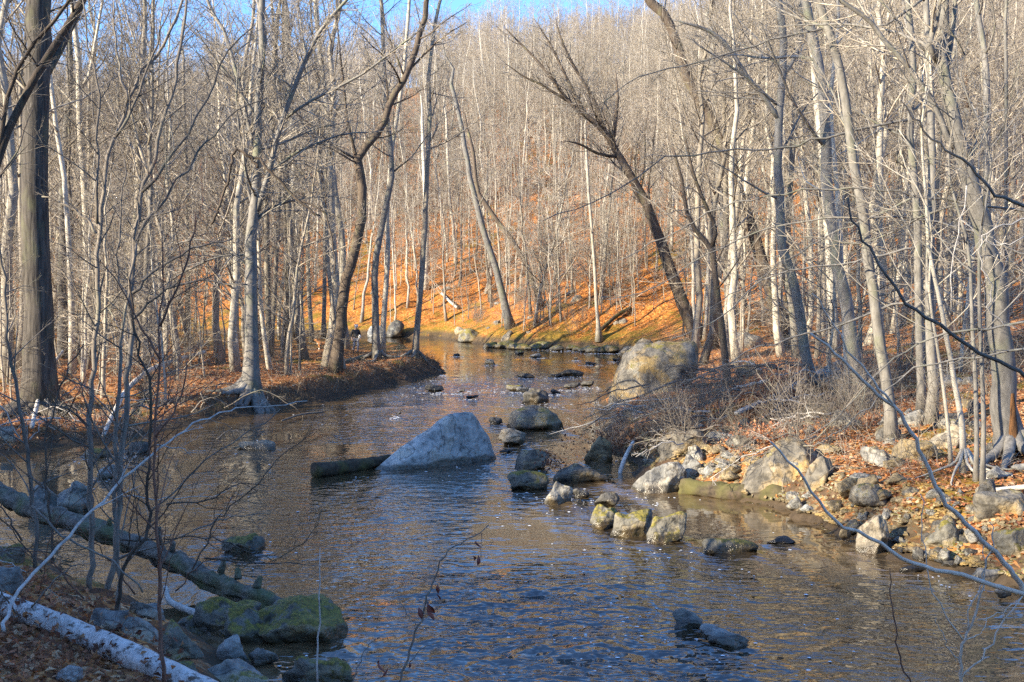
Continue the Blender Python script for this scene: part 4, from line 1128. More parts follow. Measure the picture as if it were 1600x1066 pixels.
rock('ochre rock near the wishbone forked tree', poly=[(1150, 585), (1155, 568), (1178, 562), (1192, 575), (1188, 588)], thick=0.8, mat='stone_ochre', seed=54, sub=3)
rock('grey stone at the far right on the leaf slope', box=(1578, 724, 1606, 742), thick=0.8, mat='stone', seed=55, sub=3)
rock('grey boulder tucked left of the pyramid boulder', poly=[(1062, 745), (1068, 722), (1082, 712), (1100, 722), (1104, 745)], thick=0.8, mat='stone', seed=56)
rock('small pale block between the tilted boulder and the pyramid boulder', box=(1097, 728, 1120, 748), thick=0.8, mat='stone_blue', seed=57, sub=3, p=20)
rock('cream stone at the water before the root tangle', box=(1004, 717, 1026, 732), z=0.02, thick=0.8, mat='stone_tan', seed=58, sub=3)
# shore stones that look alike
SM = [rock_mesh([(-.5, 0), (-.42, .35), (-.1, .6), (.25, .55), (.48, .3), (.5, 0)], 0.8, 900 + k, 3, 24, 0.07) for k in range(6)]
smats = ['stone_brown', 'stone_ochre', 'stone_ochre', 'stone_dark', 'stone', 'stone_some']
SMESH = [mesh_np('shore_stone', V, [Fc], M[mm]) for (V, Fc), mm in zip(SM, smats)]
def shore(n, x0, y0, x1, y1, smin, smax, label, group):
    for _ in range(n):
        px, py = rng.uniform(x0, x1), rng.uniform(y0, y1)
        h = ground_hit(px, py)
        if h.z < 0.02: continue
        o = add_obj('shore_stone', SMESH[rng.integers(6)], loc=(h.x, h.y, h.z - 0.02))
        s = rng.uniform(smin, smax) * (1 if rng.random() < 0.8 else 1.6)
        o.scale = (s, s * rng.uniform(0.7, 1.1), s * rng.uniform(0.5, 1.0)); o.rotation_euler = (rng.normal() * 0.15, rng.normal() * 0.15, rng.uniform(0, 6.28))
        tag(o, label, 'stone', group)
shore(70, 1320, 770, 1540, 885, 0.12, 0.36, 'small angular stone among those heaped on the pebbly right shore', 'stones heaped on the right shore')
shore(34, 1075, 690, 1180, 748, 0.14, 0.40, 'small stone among those strewn between tilted boulder and pyramid boulder', 'stones strewn by the pyramid boulder')
shore(40, 1060, 640, 1560, 800, 0.26, 0.62, 'half buried angular rock among the jumble below the right slope', 'rocks jumbled below the right slope')
shore(30, 1200, 590, 1560, 730, 0.20, 0.55, 'half buried stone among those dotting the leafy right slope', 'stones dotting the right slope')
# near left rocks
rock('mossy ledge with a pale top jutting into the near water', poly=[(395, 1010), (392, 960), (410, 940), (470, 934), (530, 938), (545, 950), (546, 1000), (540, 1018)], base=1012, z=0, thick=1.0, mat='stone_moss', strata=0.06, seed=70, sub=5, p=40)
rock('lower dark ledge with a white rim below the mossy ledge', poly=[(430, 1090), (432, 1030), (450, 1022), (520, 1020), (545, 1030), (556, 1085), (500, 1095)], base=1085, z=0.0, thick=1.0, mat='stone_moss', strata=0.06, seed=71, sub=5, p=40)
rock('moss covered block behind the pale ledge top', poly=[(300, 990), (300, 950), (330, 934), (390, 938), (410, 965), (400, 1000)], thick=0.9, mat='stone_moss', strata=0.06, seed=72, sub=5)
rock('blue grey split stone right of the white barked log', poly=[(245, 1022), (255, 985), (285, 972), (312, 990), (318, 1020), (290, 1035)], thick=0.9, mat='stone_moss', seed=73, sub=5, p=20)
rock('flat mossy stone beside the bare curved root', poly=[(270, 985), (275, 962), (300, 958), (345, 966), (350, 985), (310, 995)], thick=0.9, mat='stone_moss', seed=74)
rock('grey stone with a wet face low beside the dark ledge', poly=[(338, 1045), (345, 1005), (372, 992), (392, 1010), (388, 1040)], thick=0.8, mat='stone_blue', seed=75, sub=5, p=20)
rock('blue shaded slab between the saplings and the white barked log', poly=[(135, 985), (140, 962), (165, 954), (195, 965), (198, 988)], thick=0.9, mat='stone', seed=76)
rock('large blue grey boulder at the left picture edge', poly=[(-40, 935), (-38, 895), (0, 882), (24, 892), (34, 920), (30, 935)], thick=0.9, mat='stone', seed=77, sub=5)
rock('small mossy stone at the water near the left picture edge', box=(-10, 850, 38, 885), thick=0.9, mat='stone_moss', seed=78)
rock('flat boulder on the near left shore behind the saplings', poly=[(78, 792), (84, 764), (102, 750), (125, 758), (140, 778), (138, 795)], thick=0.9, mat='stone', seed=79, z=0.1)
rock('grey boulder left of the flat boulder behind the saplings', poly=[(40, 800), (48, 768), (66, 756), (84, 768), (82, 800)], thick=0.9, mat='stone', seed=80, z=0.1)
rock('pale angular stone in the shallow left pool', poly=[(150, 750), (155, 736), (168, 726), (184, 734), (185, 748)], z=0, thick=0.9, mat='stone_blue', seed=81)
rock('bright green mossy stone by the left bank', poly=[(124, 716), (128, 704), (150, 700), (172, 704), (176, 716)], thick=0.9, mat='stone_moss', seed=82, z=0.02)
rock('leaf covered mound stone at the far left bank', box=(0, 665, 26, 690), thick=0.9, mat='stone_some', seed=83)
rock('low stone row end below the fallen branches at the left bank', box=(195, 690, 235, 712), z=0.0, thick=0.9, mat='stone_dark', seed=84, sub=3)
rock('blue slab half under the leaves in the near left corner', box=(70, 1040, 130, 1075), thick=0.9, mat='stone_blue', seed=85)

for k, (lab, poly_, mt) in enumerate([
    ('broad mossy slab sloping to the water right of the curved root', [(350, 1000), (356, 962), (380, 948), (420, 950), (440, 985), (430, 1010)], 'stone_moss'),
    ('pale topped slab low in the corner left of the dark ledge', [(300, 1075), (310, 1040), (345, 1028), (395, 1035), (425, 1060), (420, 1085)], 'stone_some'),
    ('dark moss block between white barked log and dark ledge', [(250, 1075), (255, 1048), (280, 1038), (312, 1046), (318, 1075)], 'stone_moss'),
    ('grey slab edge peeping above the white barked log', [(180, 1000), (186, 975), (215, 965), (245, 975), (250, 1002)], 'stone_some'),
    ('blue grey slab under the crooked dark sapling', [(195, 970), (200, 948), (225, 938), (255, 946), (258, 970)], 'stone'),
    ('small mossy knob at the end of the fallen trunk', [(430, 965), (434, 944), (455, 936), (478, 944), (480, 965)], 'stone_moss'),
    ('narrow grey stone between the mossy slab and the ledge', [(388, 1045), (394, 1020), (415, 1012), (436, 1022), (436, 1045)], 'stone_some'),
]):
    rock(lab, poly=poly_, thick=1.0, mat=mt, seed=90 + k, sub=5, p=24)
# gravel of the right shore
ng_ = 3600
gy_ = 15.5 * (32 / 15.5) ** rng.random(ng_)
gxx = np.interp(gy_, [q[1] for q in RIGHT[3:12]], [q[0] for q in RIGHT[3:12]]) + np.abs(rng.normal(size=ng_)) * 0.9 + 0.05
gzz = terrain(gxx, gy_); kk = gzz > -0.05
gxx, gy_, gzz = gxx[kk], gy_[kk], gzz[kk]
V2, F2 = ICO[2][0][:], ICO[2][1]
bm_ = bmesh.new(); bmesh.ops.create_icosphere(bm_, subdivisions=1, radius=1.0)
V1 = np.array([v.co[:] for v in bm_.verts]); F1 = np.array([[v.index for v in f.verts] for f in bm_.faces]); bm_.free()
ss_ = rng.uniform(0.02, 0.075, (len(gxx), 1, 3)) * np.array([1.2, 1.0, 0.6])
GV = V1[None] * ss_ * rng.uniform(0.7, 1.25, (len(gxx), len(V1), 1)) + np.column_stack([gxx, gy_, gzz])[:, None]
GF = F1[None] + (np.arange(len(gxx)) * len(V1))[:, None, None]
tag(add_obj('gravel', mesh_np('gravel', GV.reshape(-1, 3), [GF.reshape(-1, 3)], M['stone_ochre'], smooth=False)), 'small pebbles and stone chips along the right shore', 'gravel', kind='stuff')

# ------------------------------------------------------------------ logs and fallen wood
def log(name, label, pts, mat, cat='log', stubs=(), sides=22, jitter=0.06, seed=0, onground=True, zoff=0.0):
    """pts: (px, py, width px, height of its axis above ground or None, Y or None)"""
    r_ = np.random.default_rng(seed)
    q = []
    for px, py, w, Y in pts:
        if Y is None:
            h = ground_hit(px, py + w * 0.45); Y = h.y
        p = at(px, py, Y)
        q.append((p.x, p.y, p.z + zoff, 0.5 * w * Y / F_PX))
    S = spline(np.array(q), max(24, 9 * len(q)))
    base = S[0, :3].copy()
    v, f = tubes([(S[:, :3] - base, S[:, 3], sides)])
    nz = fbm(v * 5.0 + seed, 4, seed)
    cen = np.repeat(S[:, :3] - base, sides, axis=0)
    th = np.tile(np.arange(sides) * 2 * math.pi / sides, len(S)); al = np.repeat(np.linspace(0, 1, len(S)), sides)
    rid = fbm(np.stack([np.cos(th) * 3.2, np.sin(th) * 3.2, al * 9], 1) + seed, 3, seed + 5)
    v = v + (v - cen) * (jitter * 2.6 * nz + jitter * 2.0 * rid)[:, None]
    o = add_obj(name, mesh_np(name, v, f, M[mat]), loc=base)
    for (px, py, x2, y2, w) in stubs:
        k = np.argmin([abs(at(px, py, s[1]).x - s[0]) for s in S]); Y = S[k, 1]
        a, b = at(px, py, Y), at(x2 + r_.uniform(-7, 7), y2 + r_.uniform(-2, 6), Y - r_.uniform(-0.1, 0.15))
        v, f = tubes([(np.array([a, a * 0.6 + b * 0.4, a * 0.25 + b * 0.75, b]) - base, np.array([0.95, 0.8, 0.7, 0.5]) * w * Y / F_PX * 0.5, 9)])
        v = v + r_.normal(size=v.shape) * 0.006
        add_obj('stub', mesh_np('stub', v, f, M[mat]), o)
    return tag(o, label, cat)

log('fallen_log', 'big fallen trunk with knobs reaching from the left bank into the stream', [(-60, 735, 26, 19.6), (0, 768, 28, 19.0), (60, 800, 27, 18.4), (120, 818, 30, 17.8), (180, 842, 31, 17.4), (255, 868, 29, 16.9), (330, 908, 33, 16.3), (395, 932, 34, 15.7), (440, 950, 22, 15.4)], 'log',
    stubs=[(250, 850, 255, 824, 9), (268, 862, 272, 848, 10), (345, 895, 346, 872, 12), (372, 905, 374, 886, 12), (400, 920, 403, 902, 14), (170, 825, 168, 806, 10)], seed=3, jitter=0.14)
log('birch_log', 'white peeling barked log lying across the leafy near left corner', [(-10, 940, 34, None), (60, 965, 36, None), (140, 997, 38, None), (220, 1032, 40, None), (330, 1085, 42, None)], 'birch', seed=5, jitter=0.03)
log('sunken_log', 'dark wet log wedged under the wedge boulder in midstream', [(492, 736, 24, 27.3), (530, 731, 22, 27.9), (570, 725, 20, 28.6), (610, 720, 18, 29.2)], 'wetlog', seed=6, jitter=0.06)
log('sunken_log', 'long half sunken log with yellow moss along the right shore', [(1068, 762, 30, 25.2), (1130, 770, 32, 24.6), (1200, 776, 34, 24.0), (1280, 783, 36, 23.4), (1350, 786, 34, 23.0), (1405, 782, 26, 22.8)], 'wetlog', seed=7, jitter=0.09)
log('fallen_log', 'mossy fallen log lying by the feet of the walker', [(536, 566, 7, None), (560, 560, 7, None), (584, 554, 8, None)], 'log', seed=8)
log('fallen_log', 'two toned bleached log sloping down through the fallen branch tangle', [(1310, 578, 8, None), (1255, 607, 9, None), (1200, 637, 9, None), (1150, 660, 8, None)], 'drift', seed=9, zoff=0.25)
log('fallen_log', 'slimmer bleached log just above the two toned bleached log', [(1200, 606, 6, None), (1160, 615, 6, None), (1120, 622, 6, None)], 'drift', seed=10, zoff=0.25)
log('white_stick', 'bright white stick standing in the water below the root tangle', [(968, 742, 7, 28.0), (974, 722, 7, 28.2), (984, 700, 6, 28.6), (990, 690, 4, 28.8)], 'drift', 'stick', sides=8, seed=11)
log('fallen_branch', 'pale broken branch leaning on the left bank, upper end by the old tree', [(162, 690, 7, None), (180, 650, 8, None), (205, 610, 8, None), (250, 578, 8, None), (320, 556, 6, None)], 'drift', 'branch', sides=9, seed=12, zoff=0.2)
log('fallen_branch', 'yellow lit broken branch leaning left of the pale broken branch', [(50, 682, 7, None), (62, 630, 6, None), (75, 592, 5, None), (100, 555, 4, None)], 'drift', 'branch', sides=9, seed=13, zoff=0.3)
log('bare_root', 'bare curved root arching beside the fallen trunk', [(258, 918, 8, 15.9), (266, 940, 9, 15.6), (290, 952, 11, 15.3), (316, 962, 12, 15.0)], 'drift', 'root', sides=9, seed=14)
log('fallen_branch', 'thin driftwood branch lying at the foot of the left bank', [(440, 662, 2.5, None), (470, 652, 3, None), (505, 648, 3, None)], 'twig_near', 'branch', sides=7, seed=15, zoff=0.1)
log('fallen_log', 'dark rotten log across the far mossy bank', [(940, 520, 6, None), (962, 500, 6, None), (985, 486, 6, None)], 'wetlog', seed=16, zoff=0.3)
log('fallen_log', 'grey stick on the orange slope above the round boulder', [(690, 462, 4, None), (703, 475, 4, None), (714, 485, 4, None)], 'drift', 'stick', seed=17, zoff=0.3)
log('fallen_log', 'white log lying far back right of the torn hollow foot', [(1556, 800 - 26, 8, None), (1580, 772, 8, None), (1620, 768, 8, None)], 'drift', seed=18, zoff=0.1)

def branchy(name, label, cat, lines, Y, mat, dens=2.0, seed=0, twigs=True, tw=0.004, len2=0.7, group=None, up=0.02, slope=0.0, leaves=0, sides=7):
    """a bare branch or young tree traced in the photograph at distance Y: lines of (px, py, width px)"""
    r_ = np.random.default_rng(2000 + seed)
    W_ = []
    for ln in lines:
        q = []
        for i, (px, py, w) in enumerate(ln):
            yy = (Y if not isinstance(Y, (list, tuple)) else Y[0] + (Y[1] - Y[0]) * i / (len(ln) - 1)) + slope * i
            p = at(px, py, yy)
            q.append((p.x, p.y, p.z, 0.5 * w * yy / F_PX))
        W_.append(spline(np.array(q), max(10, 3 * len(q))))
    for S in W_:
        ym = S[:, 1].mean()
        S[1:, :3] += r_.normal(size=(len(S) - 1, 3)) * 0.0011 * ym
    base = W_[0][0, :3].copy()
    root = empty(name, base)
    gg, tips = [], []
    for k, S in enumerate(W_):
        P, R = S[:, :3] - base, S[:, 3]
        v, f = tubes([(P, R, sides)])
        add_obj('stem' if k == 0 else 'branch', mesh_np('stem', v, f, M[mat]), root)
        if twigs:
            L = np.linalg.norm(np.diff(P, axis=0), axis=1).sum()
            l2 = grow(P[None], R[None], max(2, int(L * dens)), 0.15, 1.0, (25, 60), len2, 6, r_, up, 0.14, 0.55, tw * 1.3, absolute=1.0, flat=0.4)
            l3 = grow(*l2, 4, 0.15, 1.0, (25, 60), 0.45, 4, r_, up, 0.18, 0.65, tw)
            l4 = grow(*l3, 2, 0.2, 1.0, (25, 60), 0.5, 3, r_, up, 0.18, 0.7, tw * 0.8)
            gg += [(*l2, 4), (*l3, 3), (*l4, 3)]; tips.append(l3[0][:, -1])
    if gg:
        v, f = tubes(gg, cap=False)
        add_obj('crown', mesh_np('crown', v, f, M[mat]), root)
    return tag(root, label, cat, group), base, tips

# long arching branches that hang over the right bank (they belong to beeches standing out of the frame)
ARCH = [
    ('long blue grey branch arching furthest left over the right bank', [(1650, 340), (1600, 330), (1500, 318), (1400, 300), (1320, 295), (1220, 303), (1130, 322), (1060, 360), (1000, 395), (950, 412)], 24),
    ('arching branch just under the longest one, dipping to the brush', [(1650, 410), (1600, 395), (1480, 350), (1360, 338), (1260, 345), (1170, 366), (1090, 410), (1020, 450), (950, 470)], 26),
    ('upper arching branch crossing in front of the bowed tree', [(1440, 0), (1380, 40), (1300, 44), (1210, 60), (1130, 85), (1060, 105), (1000, 120), (940, 160)], 28),
    ('thin high branch crossing above the wishbone fork', [(1425, 188), (1370, 196), (1290, 215), (1210, 232), (1130, 236), (1050, 246), (1000, 270), (940, 310), (850, 345)], 'K'),
    ('low branch sweeping from the split foot tree to the pyramid boulder', [(1650, 535), (1600, 545), (1540, 560), (1470, 565), (1420, 580), (1370, 625), (1320, 665), (1270, 700)], 20),
    ('pale low branch sweeping down beside the pyramid boulder', [(1640, 500), (1560, 510), (1480, 520), (1420, 545), (1365, 590), (1310, 650), (1250, 690)], 20),
    ('blue low branch ending over the great leaning boulder', [(1436, 462), (1360, 490), (1290, 515), (1200, 540), (1120, 575), (1060, 600)], 'K'),
    ('drooping branch below the kinked grey tree', [(1431, 305), (1400, 320), (1340, 350), (1290, 372), (1240, 400), (1180, 440), (1110, 480)], 'K'),
    ('fine branch crossing the sunlit scarred tree low down', [(1434, 388), (1380, 398), (1330, 410), (1260, 418), (1190, 440), (1120, 500), (1050, 530)], 'K'),
]
KINK = ground_hit(1440, 645).y
for k, (lab, ln, Y) in enumerate(ARCH):
    if Y == 'K': Y = KINK
    branchy('arching_branch', lab, 'branch', [W(ln, 4.2, 1.3)], Y, 'grey', 3.2, seed=k, tw=0.0035, len2=0.9, up=0.0, slope=rng.uniform(-0.25, 0.25))

branchy('hanging_branch', 'dark snapped branch hanging down from the blue grey rooted tree', 'branch', [W([(402, 262), (395, 250), (384, 241), (372, 234), (364, 238), (360, 262), (357, 280), (347, 315), (333, 350)], 5, 4), W([(384, 241), (405, 250), (430, 275), (462, 312), (500, 340)], 5, 3), W([(462, 312), (505, 330), (519, 380), (523, 430)], 3, 2)], 39.8, 'brown', 1.2, seed=63, tw=0.006, len2=0.9)
# saplings in the near left corner
SAP = [
    ('grey sapling leaning left nearest the left picture edge', [[(55, 888), (52, 800), (45, 733), (37, 658), (25, 595), (12, 533), (10, 466), (0, 391), (-8, 300)]], 13.6, 7, 4, 'twig_near'),
    ('thin dark crooked sapling second from the left picture edge', [[(82, 880), (79, 800), (74, 740), (70, 690), (85, 640), (100, 590), (130, 540)]], 13.4, 4, 2, 'brown'),
    ('straight forking sapling crossing the pale tree at left', [[(140, 930), (143, 800), (141, 670), (147, 590), (150, 500), (152, 420), (156, 350), (166, 266), (180, 215), (200, 157), (225, 105), (262, 60), (285, 0)], [(200, 157), (188, 110), (180, 60), (176, 0)], [(152, 350), (152, 200), (153, 137), (138, 70), (128, 0)], [(150, 365), (130, 340), (100, 320), (70, 305)], [(180, 215), (215, 150), (240, 80), (262, 10)]], 14.6, 9, 4, 'twig_near'),
    ('taller stem of the twin stemmed sapling with a wide crown', [[(168, 940), (185, 800), (190, 708), (200, 608), (204, 533), (206, 441), (211, 366), (222, 300), (237, 265), (255, 195), (272, 140), (282, 75), (292, 0)], [(208, 416), (224, 353), (252, 318), (290, 264), (325, 220), (370, 175), (420, 155)], [(204, 460), (250, 420), (310, 385), (365, 375)], [(205, 500), (255, 455), (320, 440), (385, 445)], [(222, 300), (300, 200), (345, 100), (395, 40)], [(204, 480), (185, 420), (190, 340), (195, 250)]], 14.2, 10, 4, 'twig_near'),
    ('shorter stem of the twin stemmed sapling', [[(180, 985), (186, 900), (179, 800), (180, 708), (185, 608), (192, 533), (198, 470), (215, 380)]], 13.2, 8, 4, 'twig_near'),
    ('crooked dark sapling bent over the fallen trunk', [[(175, 985), (185, 945), (200, 875), (230, 837), (232, 800), (233, 708), (235, 595), (218, 558), (210, 500), (200, 440)]], 12.6, 7, 3, 'brown'),
    ('reddish stem running the full height nearest the viewer at left', [[(257, 1075), (250, 975), (250, 875), (243, 800), (243, 683), (247, 558), (250, 500), (255, 361)], [(250, 510), (282, 436), (300, 378), (310, 330)], [(243, 683), (280, 620), (292, 560)], [(250, 560), (215, 500), (170, 420)]], 9.6, 7, 2, 'twig_red'),
]
for k, (lab, lns, Y, w0, w1, mt) in enumerate(SAP):
    branchy('sapling', lab, 'sapling', [W(l, w0 if i == 0 else w0 * 0.55, w1 if i == 0 else 1.8) for i, l in enumerate(lns)], Y, mt, 4.2, seed=30 + k, tw=0.0026, len2=1.0, up=0.05, slope=0.03)
branchy('fallen_branch', 'long bluish white dead branch slanting up across the saplings', 'branch', [W([(6, 985), (14, 955), (32, 920), (65, 882), (105, 842), (150, 793), (182, 760), (225, 720), (275, 683), (312, 658), (362, 640), (400, 637), (480, 628)], 6.5, 1.6)], [10.2, 14.0], 'drift', 0.8, seed=50, tw=0.003, len2=0.6)
branchy('fallen_branch', 'brown stick slanting down across the sapling feet', 'branch', [W([(50, 790), (90, 830), (130, 852), (180, 880), (225, 925)], 4, 3)], 11.5, 'twig_near', twigs=False, seed=51)
branchy('twiggy_branch', 'dark fine branch spreading over the pool right of the saplings', 'branch', [W([(300, 890), (320, 850), (350, 800), (390, 770), (430, 720), (470, 690), (490, 672)], 3, 1.0), W([(260, 788), (330, 780), (380, 755), (420, 760)], 3, 1), W([(255, 842), (310, 840), (360, 850), (400, 868), (430, 872), (470, 850), (498, 815), (503, 795)], 2.4, 1)], 12.5, 'brown', 6.0, seed=52, tw=0.002, len2=0.7)
branchy('twiggy_branch', 'pale thin branch arcing low over the left pool', 'branch', [W([(235, 800), (300, 740), (350, 700), (400, 665), (440, 640)], 3, 1.2)], 13.5, 'twig_near', 5.0, seed=53, tw=0.002, len2=0.6)
branchy('reed_stem', 'straight straw coloured reed stem rising before the near water', 'stem', [W([(496, 1075), (498, 960), (500, 880), (501, 855)], 3.2, 1.2)], 8.5, 'drift', twigs=False, seed=54)

# foreground twigs at bottom and right
tw1, b1, tips1 = branchy('leafy_twig', 'leaning twig with a few shrivelled red leaves before the near water', 'twig', [W([(618, 1075), (640, 1015), (652, 985), (662, 955), (676, 915), (685, 888), (705, 858), (732, 842), (763, 825)], 4.2, 1.6), W([(652, 985), (638, 962), (626, 945), (608, 943)], 1.6, 0.9), W([(676, 915), (660, 905), (648, 903)], 1.4, 0.8), W([(750, 832), (752, 850), (752, 872)], 1.2, 0.8)], 8.0, 'twig_near', twigs=False, seed=55)
tw2, b2, tips2 = branchy('thin_twig', 'thin bare twig with one curled leaf left of the leaning twig', 'twig', [W([(552, 1075), (560, 1040), (580, 1005), (594, 997)], 2.2, 1.0), W([(640, 1050), (590, 1058), (560, 1070)], 1.6, 1), W([(640, 1035), (665, 1010), (700, 1005)], 1.6, 0.8)], 8.3, 'twig_near', twigs=False, seed=56)
branchy('foreground_branch', 'pale forked branch thrust in from the right edge, long lower prong', 'branch', [W([(1640, 935), (1597, 926), (1500, 900), (1420, 876), (1370, 846), (1320, 823), (1285, 793), (1250, 740), (1205, 690)], 8.5, 3.2), W([(1612, 938), (1592, 912), (1560, 870), (1520, 830), (1480, 793), (1465, 765), (1430, 690), (1405, 640), (1365, 610), (1330, 575), (1300, 547), (1266, 522)], 9, 4), W([(1395, 632), (1360, 590), (1325, 545), (1312, 520), (1270, 455)], 4, 1.8)], 5.0, 'twig_sunlit', twigs=False, seed=57, sides=10)
branchy('foreground_branch', 'dark reddish branch slanting across the right bank trees', 'branch', [W([(1640, 600), (1600, 585), (1512, 538), (1450, 496), (1415, 471), (1380, 421), (1362, 391), (1340, 361), (1322, 311)], 7, 3)], 6.0, 'twig_near', twigs=False, seed=58, sides=9)
branchy('foreground_branch', 'brown branch slanting high across the largest twisted tree', 'branch', [W([(1640, 332), (1600, 322), (1560, 305), (1525, 270), (1485, 240), (1450, 210), (1408, 155)], 6.5, 2.5)], 6.5, 'twig_near', twigs=False, seed=59, sides=9)
branchy('bare_shrub', 'bluish bare shrub of thin forking stems in the bottom right corner', 'shrub', [W([(1498, 1080), (1500, 1030), (1505, 1000), (1520, 965), (1535, 920), (1541, 880), (1550, 850), (1545, 815)], 5, 1.5), W([(1505, 1000), (1475, 955), (1452, 910), (1443, 850), (1441, 770)], 2.8, 1.2), W([(1512, 985), (1515, 950), (1533, 915), (1538, 870), (1534, 845)], 2.4, 1.2), W([(1502, 1060), (1545, 1010), (1575, 965), (1600, 930)], 3.4, 2), W([(1497, 1028), (1478, 1008), (1468, 980), (1460, 968)], 2, 1), W([(1510, 1000), (1535, 985), (1545, 965)], 1.8, 1), W([(1527, 968), (1560, 960), (1595, 935)], 1.8, 1.2)], 6.0, 'twig_sunlit', twigs=False, seed=60)
branchy('thin_twig', 'single dark twig standing left of the bluish bare shrub', 'twig', [W([(1430, 1080), (1412, 1045), (1400, 990), (1391, 930), (1393, 905), (1389, 885)], 3.2, 1.2)], 6.5, 'twig_red', twigs=False, seed=61)
wtang = branchy('pale_vine', 'pale tangled dead vine hanging on the largest twisted tree', 'vine', [W([(1620, 340), (1580, 350), (1545, 360), (1530, 385), (1535, 420), (1548, 450), (1545, 480), (1560, 500), (1590, 515)], 3, 1.5), W([(1600, 370), (1560, 385), (1530, 370), (1500, 345)], 2, 1), W([(1510, 290), (1495, 370), (1485, 430), (1490, 490)], 2, 1.2)], 19.0, 'drift', 3.0, seed=62, tw=0.0025, len2=0.35)

# the tangle of fallen branches below the great leaning boulder
for k in range(44):
    px0, py0 = rng.uniform(1000, 1330), rng.uniform(570, 700)
    a = rng.uniform(2.2, 3.6); L = rng.uniform(60, 170)
    px1, py1 = px0 + L * math.cos(a), py0 - L * math.sin(a) * 0.35 + L * 0.25
    h0 = ground_hit(px0, min(py0 + 30, 735)); Y = h0.y
    branchy('fallen_branch', 'bare dead branch in the tangle heaped below the great leaning boulder', 'branch', [W([(px0, py0), ((px0 + px1) / 2, (py0 + py1) / 2 - rng.uniform(0, 14)), (px1, py1)], rng.uniform(2, 4.6), 1.1)], Y, 'drift' if rng.random() < 0.3 else 'twig_near', 4.5, seed=300 + k, tw=0.005, len2=0.6, slope=rng.uniform(-0.5, 0.3), group='dead branches heaped below the great boulder')
for k in range(16):
    px0, py0 = rng.uniform(20, 380), rng.uniform(610, 690)
    a = rng.uniform(-0.6, 3.6); L = rng.uniform(50, 140)
    h0 = ground_hit(px0, py0 + 10); Y = h0.y
    branchy('fallen_branch', 'bare dead branch among those littering the left bank edge', 'branch', [W([(px0, py0), (px0 + 0.5 * L * math.cos(a), py0 - 0.2 * L - rng.uniform(0, 8)), (px0 + L * math.cos(a), py0 - 0.25 * L * math.sin(a))], rng.uniform(1.6, 3.0), 0.9)], Y, 'drift' if rng.random() < 0.2 else 'twig_near', 2.0, seed=340 + k, tw=0.005, len2=0.6, slope=rng.uniform(-0.3, 0.3), group='dead branches littering the left bank edge')

for k in range(34):
    px0, py0 = rng.uniform(-20, 330), rng.uniform(620, 985)
    a = rng.uniform(-0.3, 3.4); L = rng.uniform(60, 190)
    h0 = ground_hit(px0, max(py0, 870)); Y = min(h0.y, 15.5) - rng.uniform(0, 1.0)
    branchy('thin_branch', 'thin dead branch in the tangle among the near left saplings', 'branch', [W([(px0, py0), (px0 + 0.5 * L * math.cos(a), py0 - 0.45 * L * math.sin(a) - rng.uniform(-10, 16)), (px0 + L * math.cos(a), py0 - 0.7 * L * math.sin(a))], rng.uniform(1.8, 3.6), 0.9)], Y, ('twig_near', 'brown', 'twig_red', 'drift')[int(rng.integers(4))], 4.0, seed=400 + k, tw=0.0022, len2=0.5, slope=rng.uniform(-0.2, 0.2), group='thin dead branches tangled among the saplings')

# ------------------------------------------------------------------ fallen leaves, brush, foam
LEAFC = np.array([(0.46, 0.20, 0.095), (0.38, 0.15, 0.07), (0.52, 0.29, 0.15), (0.28, 0.12, 0.05), (0.56, 0.38, 0.22), (0.48, 0.19, 0.06), (0.20, 0.09, 0.045)])
def leaf_mesh(name, pts, size, r_, lift=0.03, tilt=0.5, colors=LEAFC):
    n = len(pts)
    a = r_.uniform(0, 6.28, n); s = r_.uniform(size[0], size[1], n)
    u = np.stack([np.cos(a), np.sin(a), r_.normal(size=n) * tilt], 1); u = unit(u)
    w = np.cross(np.array([0, 0, 1.0]) + r_.normal(size=(n, 3)) * tilt * 0.6, u); w = unit(w)
    nn = np.cross(u, w)
    c = pts + np.array([0, 0, lift]) * r_.random((n, 1))
    sx = s[:, None]; fold = (s * r_.uniform(-0.1, 0.35, n))[:, None]
    V = np.stack([c - u * sx * 0.55, c - w * sx * 0.34 + nn * fold, c + u * sx * 0.55, c + w * sx * 0.34 + nn * fold], 1).reshape(-1, 3)
    i = np.arange(n) * 4
    me = mesh_np(name, V, [np.concatenate([np.stack([i, i + 1, i + 2], 1), np.stack([i, i + 2, i + 3], 1)])], M['leaf'], smooth=False)
    col = colors[r_.integers(len(colors), size=n)] * r_.uniform(0.7, 1.25, size=(n, 1))
    ca = me.color_attributes.new('leafcol', 'FLOAT_COLOR', 'POINT')
    cc = np.ones((n, 4, 4), np.float32); cc[:, :, :3] = np.clip(col, 0, 1)[:, None]
    ca.data.foreach_set('color', cc.ravel())
    return me
def sample_ground(n, ymin, ymax, xa, xb, r_, power=1.6, dmin=0.35):
    y = ymin * (ymax / ymin) ** (r_.random(n) ** power)
    x = (xa + (xb - xa) * r_.random(n)) * y
    d, _s = stream_dist(x, y)
    k = d > dmin + 0.8 * r_.random(n)
    x, y = x[k], y[k]
    return np.stack([x, y, terrain(x, y)], 1)
r_ = np.random.default_rng(77)
pl = np.vstack([sample_ground(60000, 30, 75, -0.5, -0.05, r_, 1.0), sample_ground(52000, 15, 80, 0.08, 0.5, r_, 1.0), sample_ground(14000, 7, 20, -0.6, -0.15, r_, 1.0, 0.8)])
far = pl[:, 1] > 42
tag(add_obj('fallen_leaves', leaf_mesh('fallen_leaves', pl, (0.05, 0.12), r_, 0.04)), 'dry brown and orange leaves covering the woodland floor', 'leaves', kind='stuff')

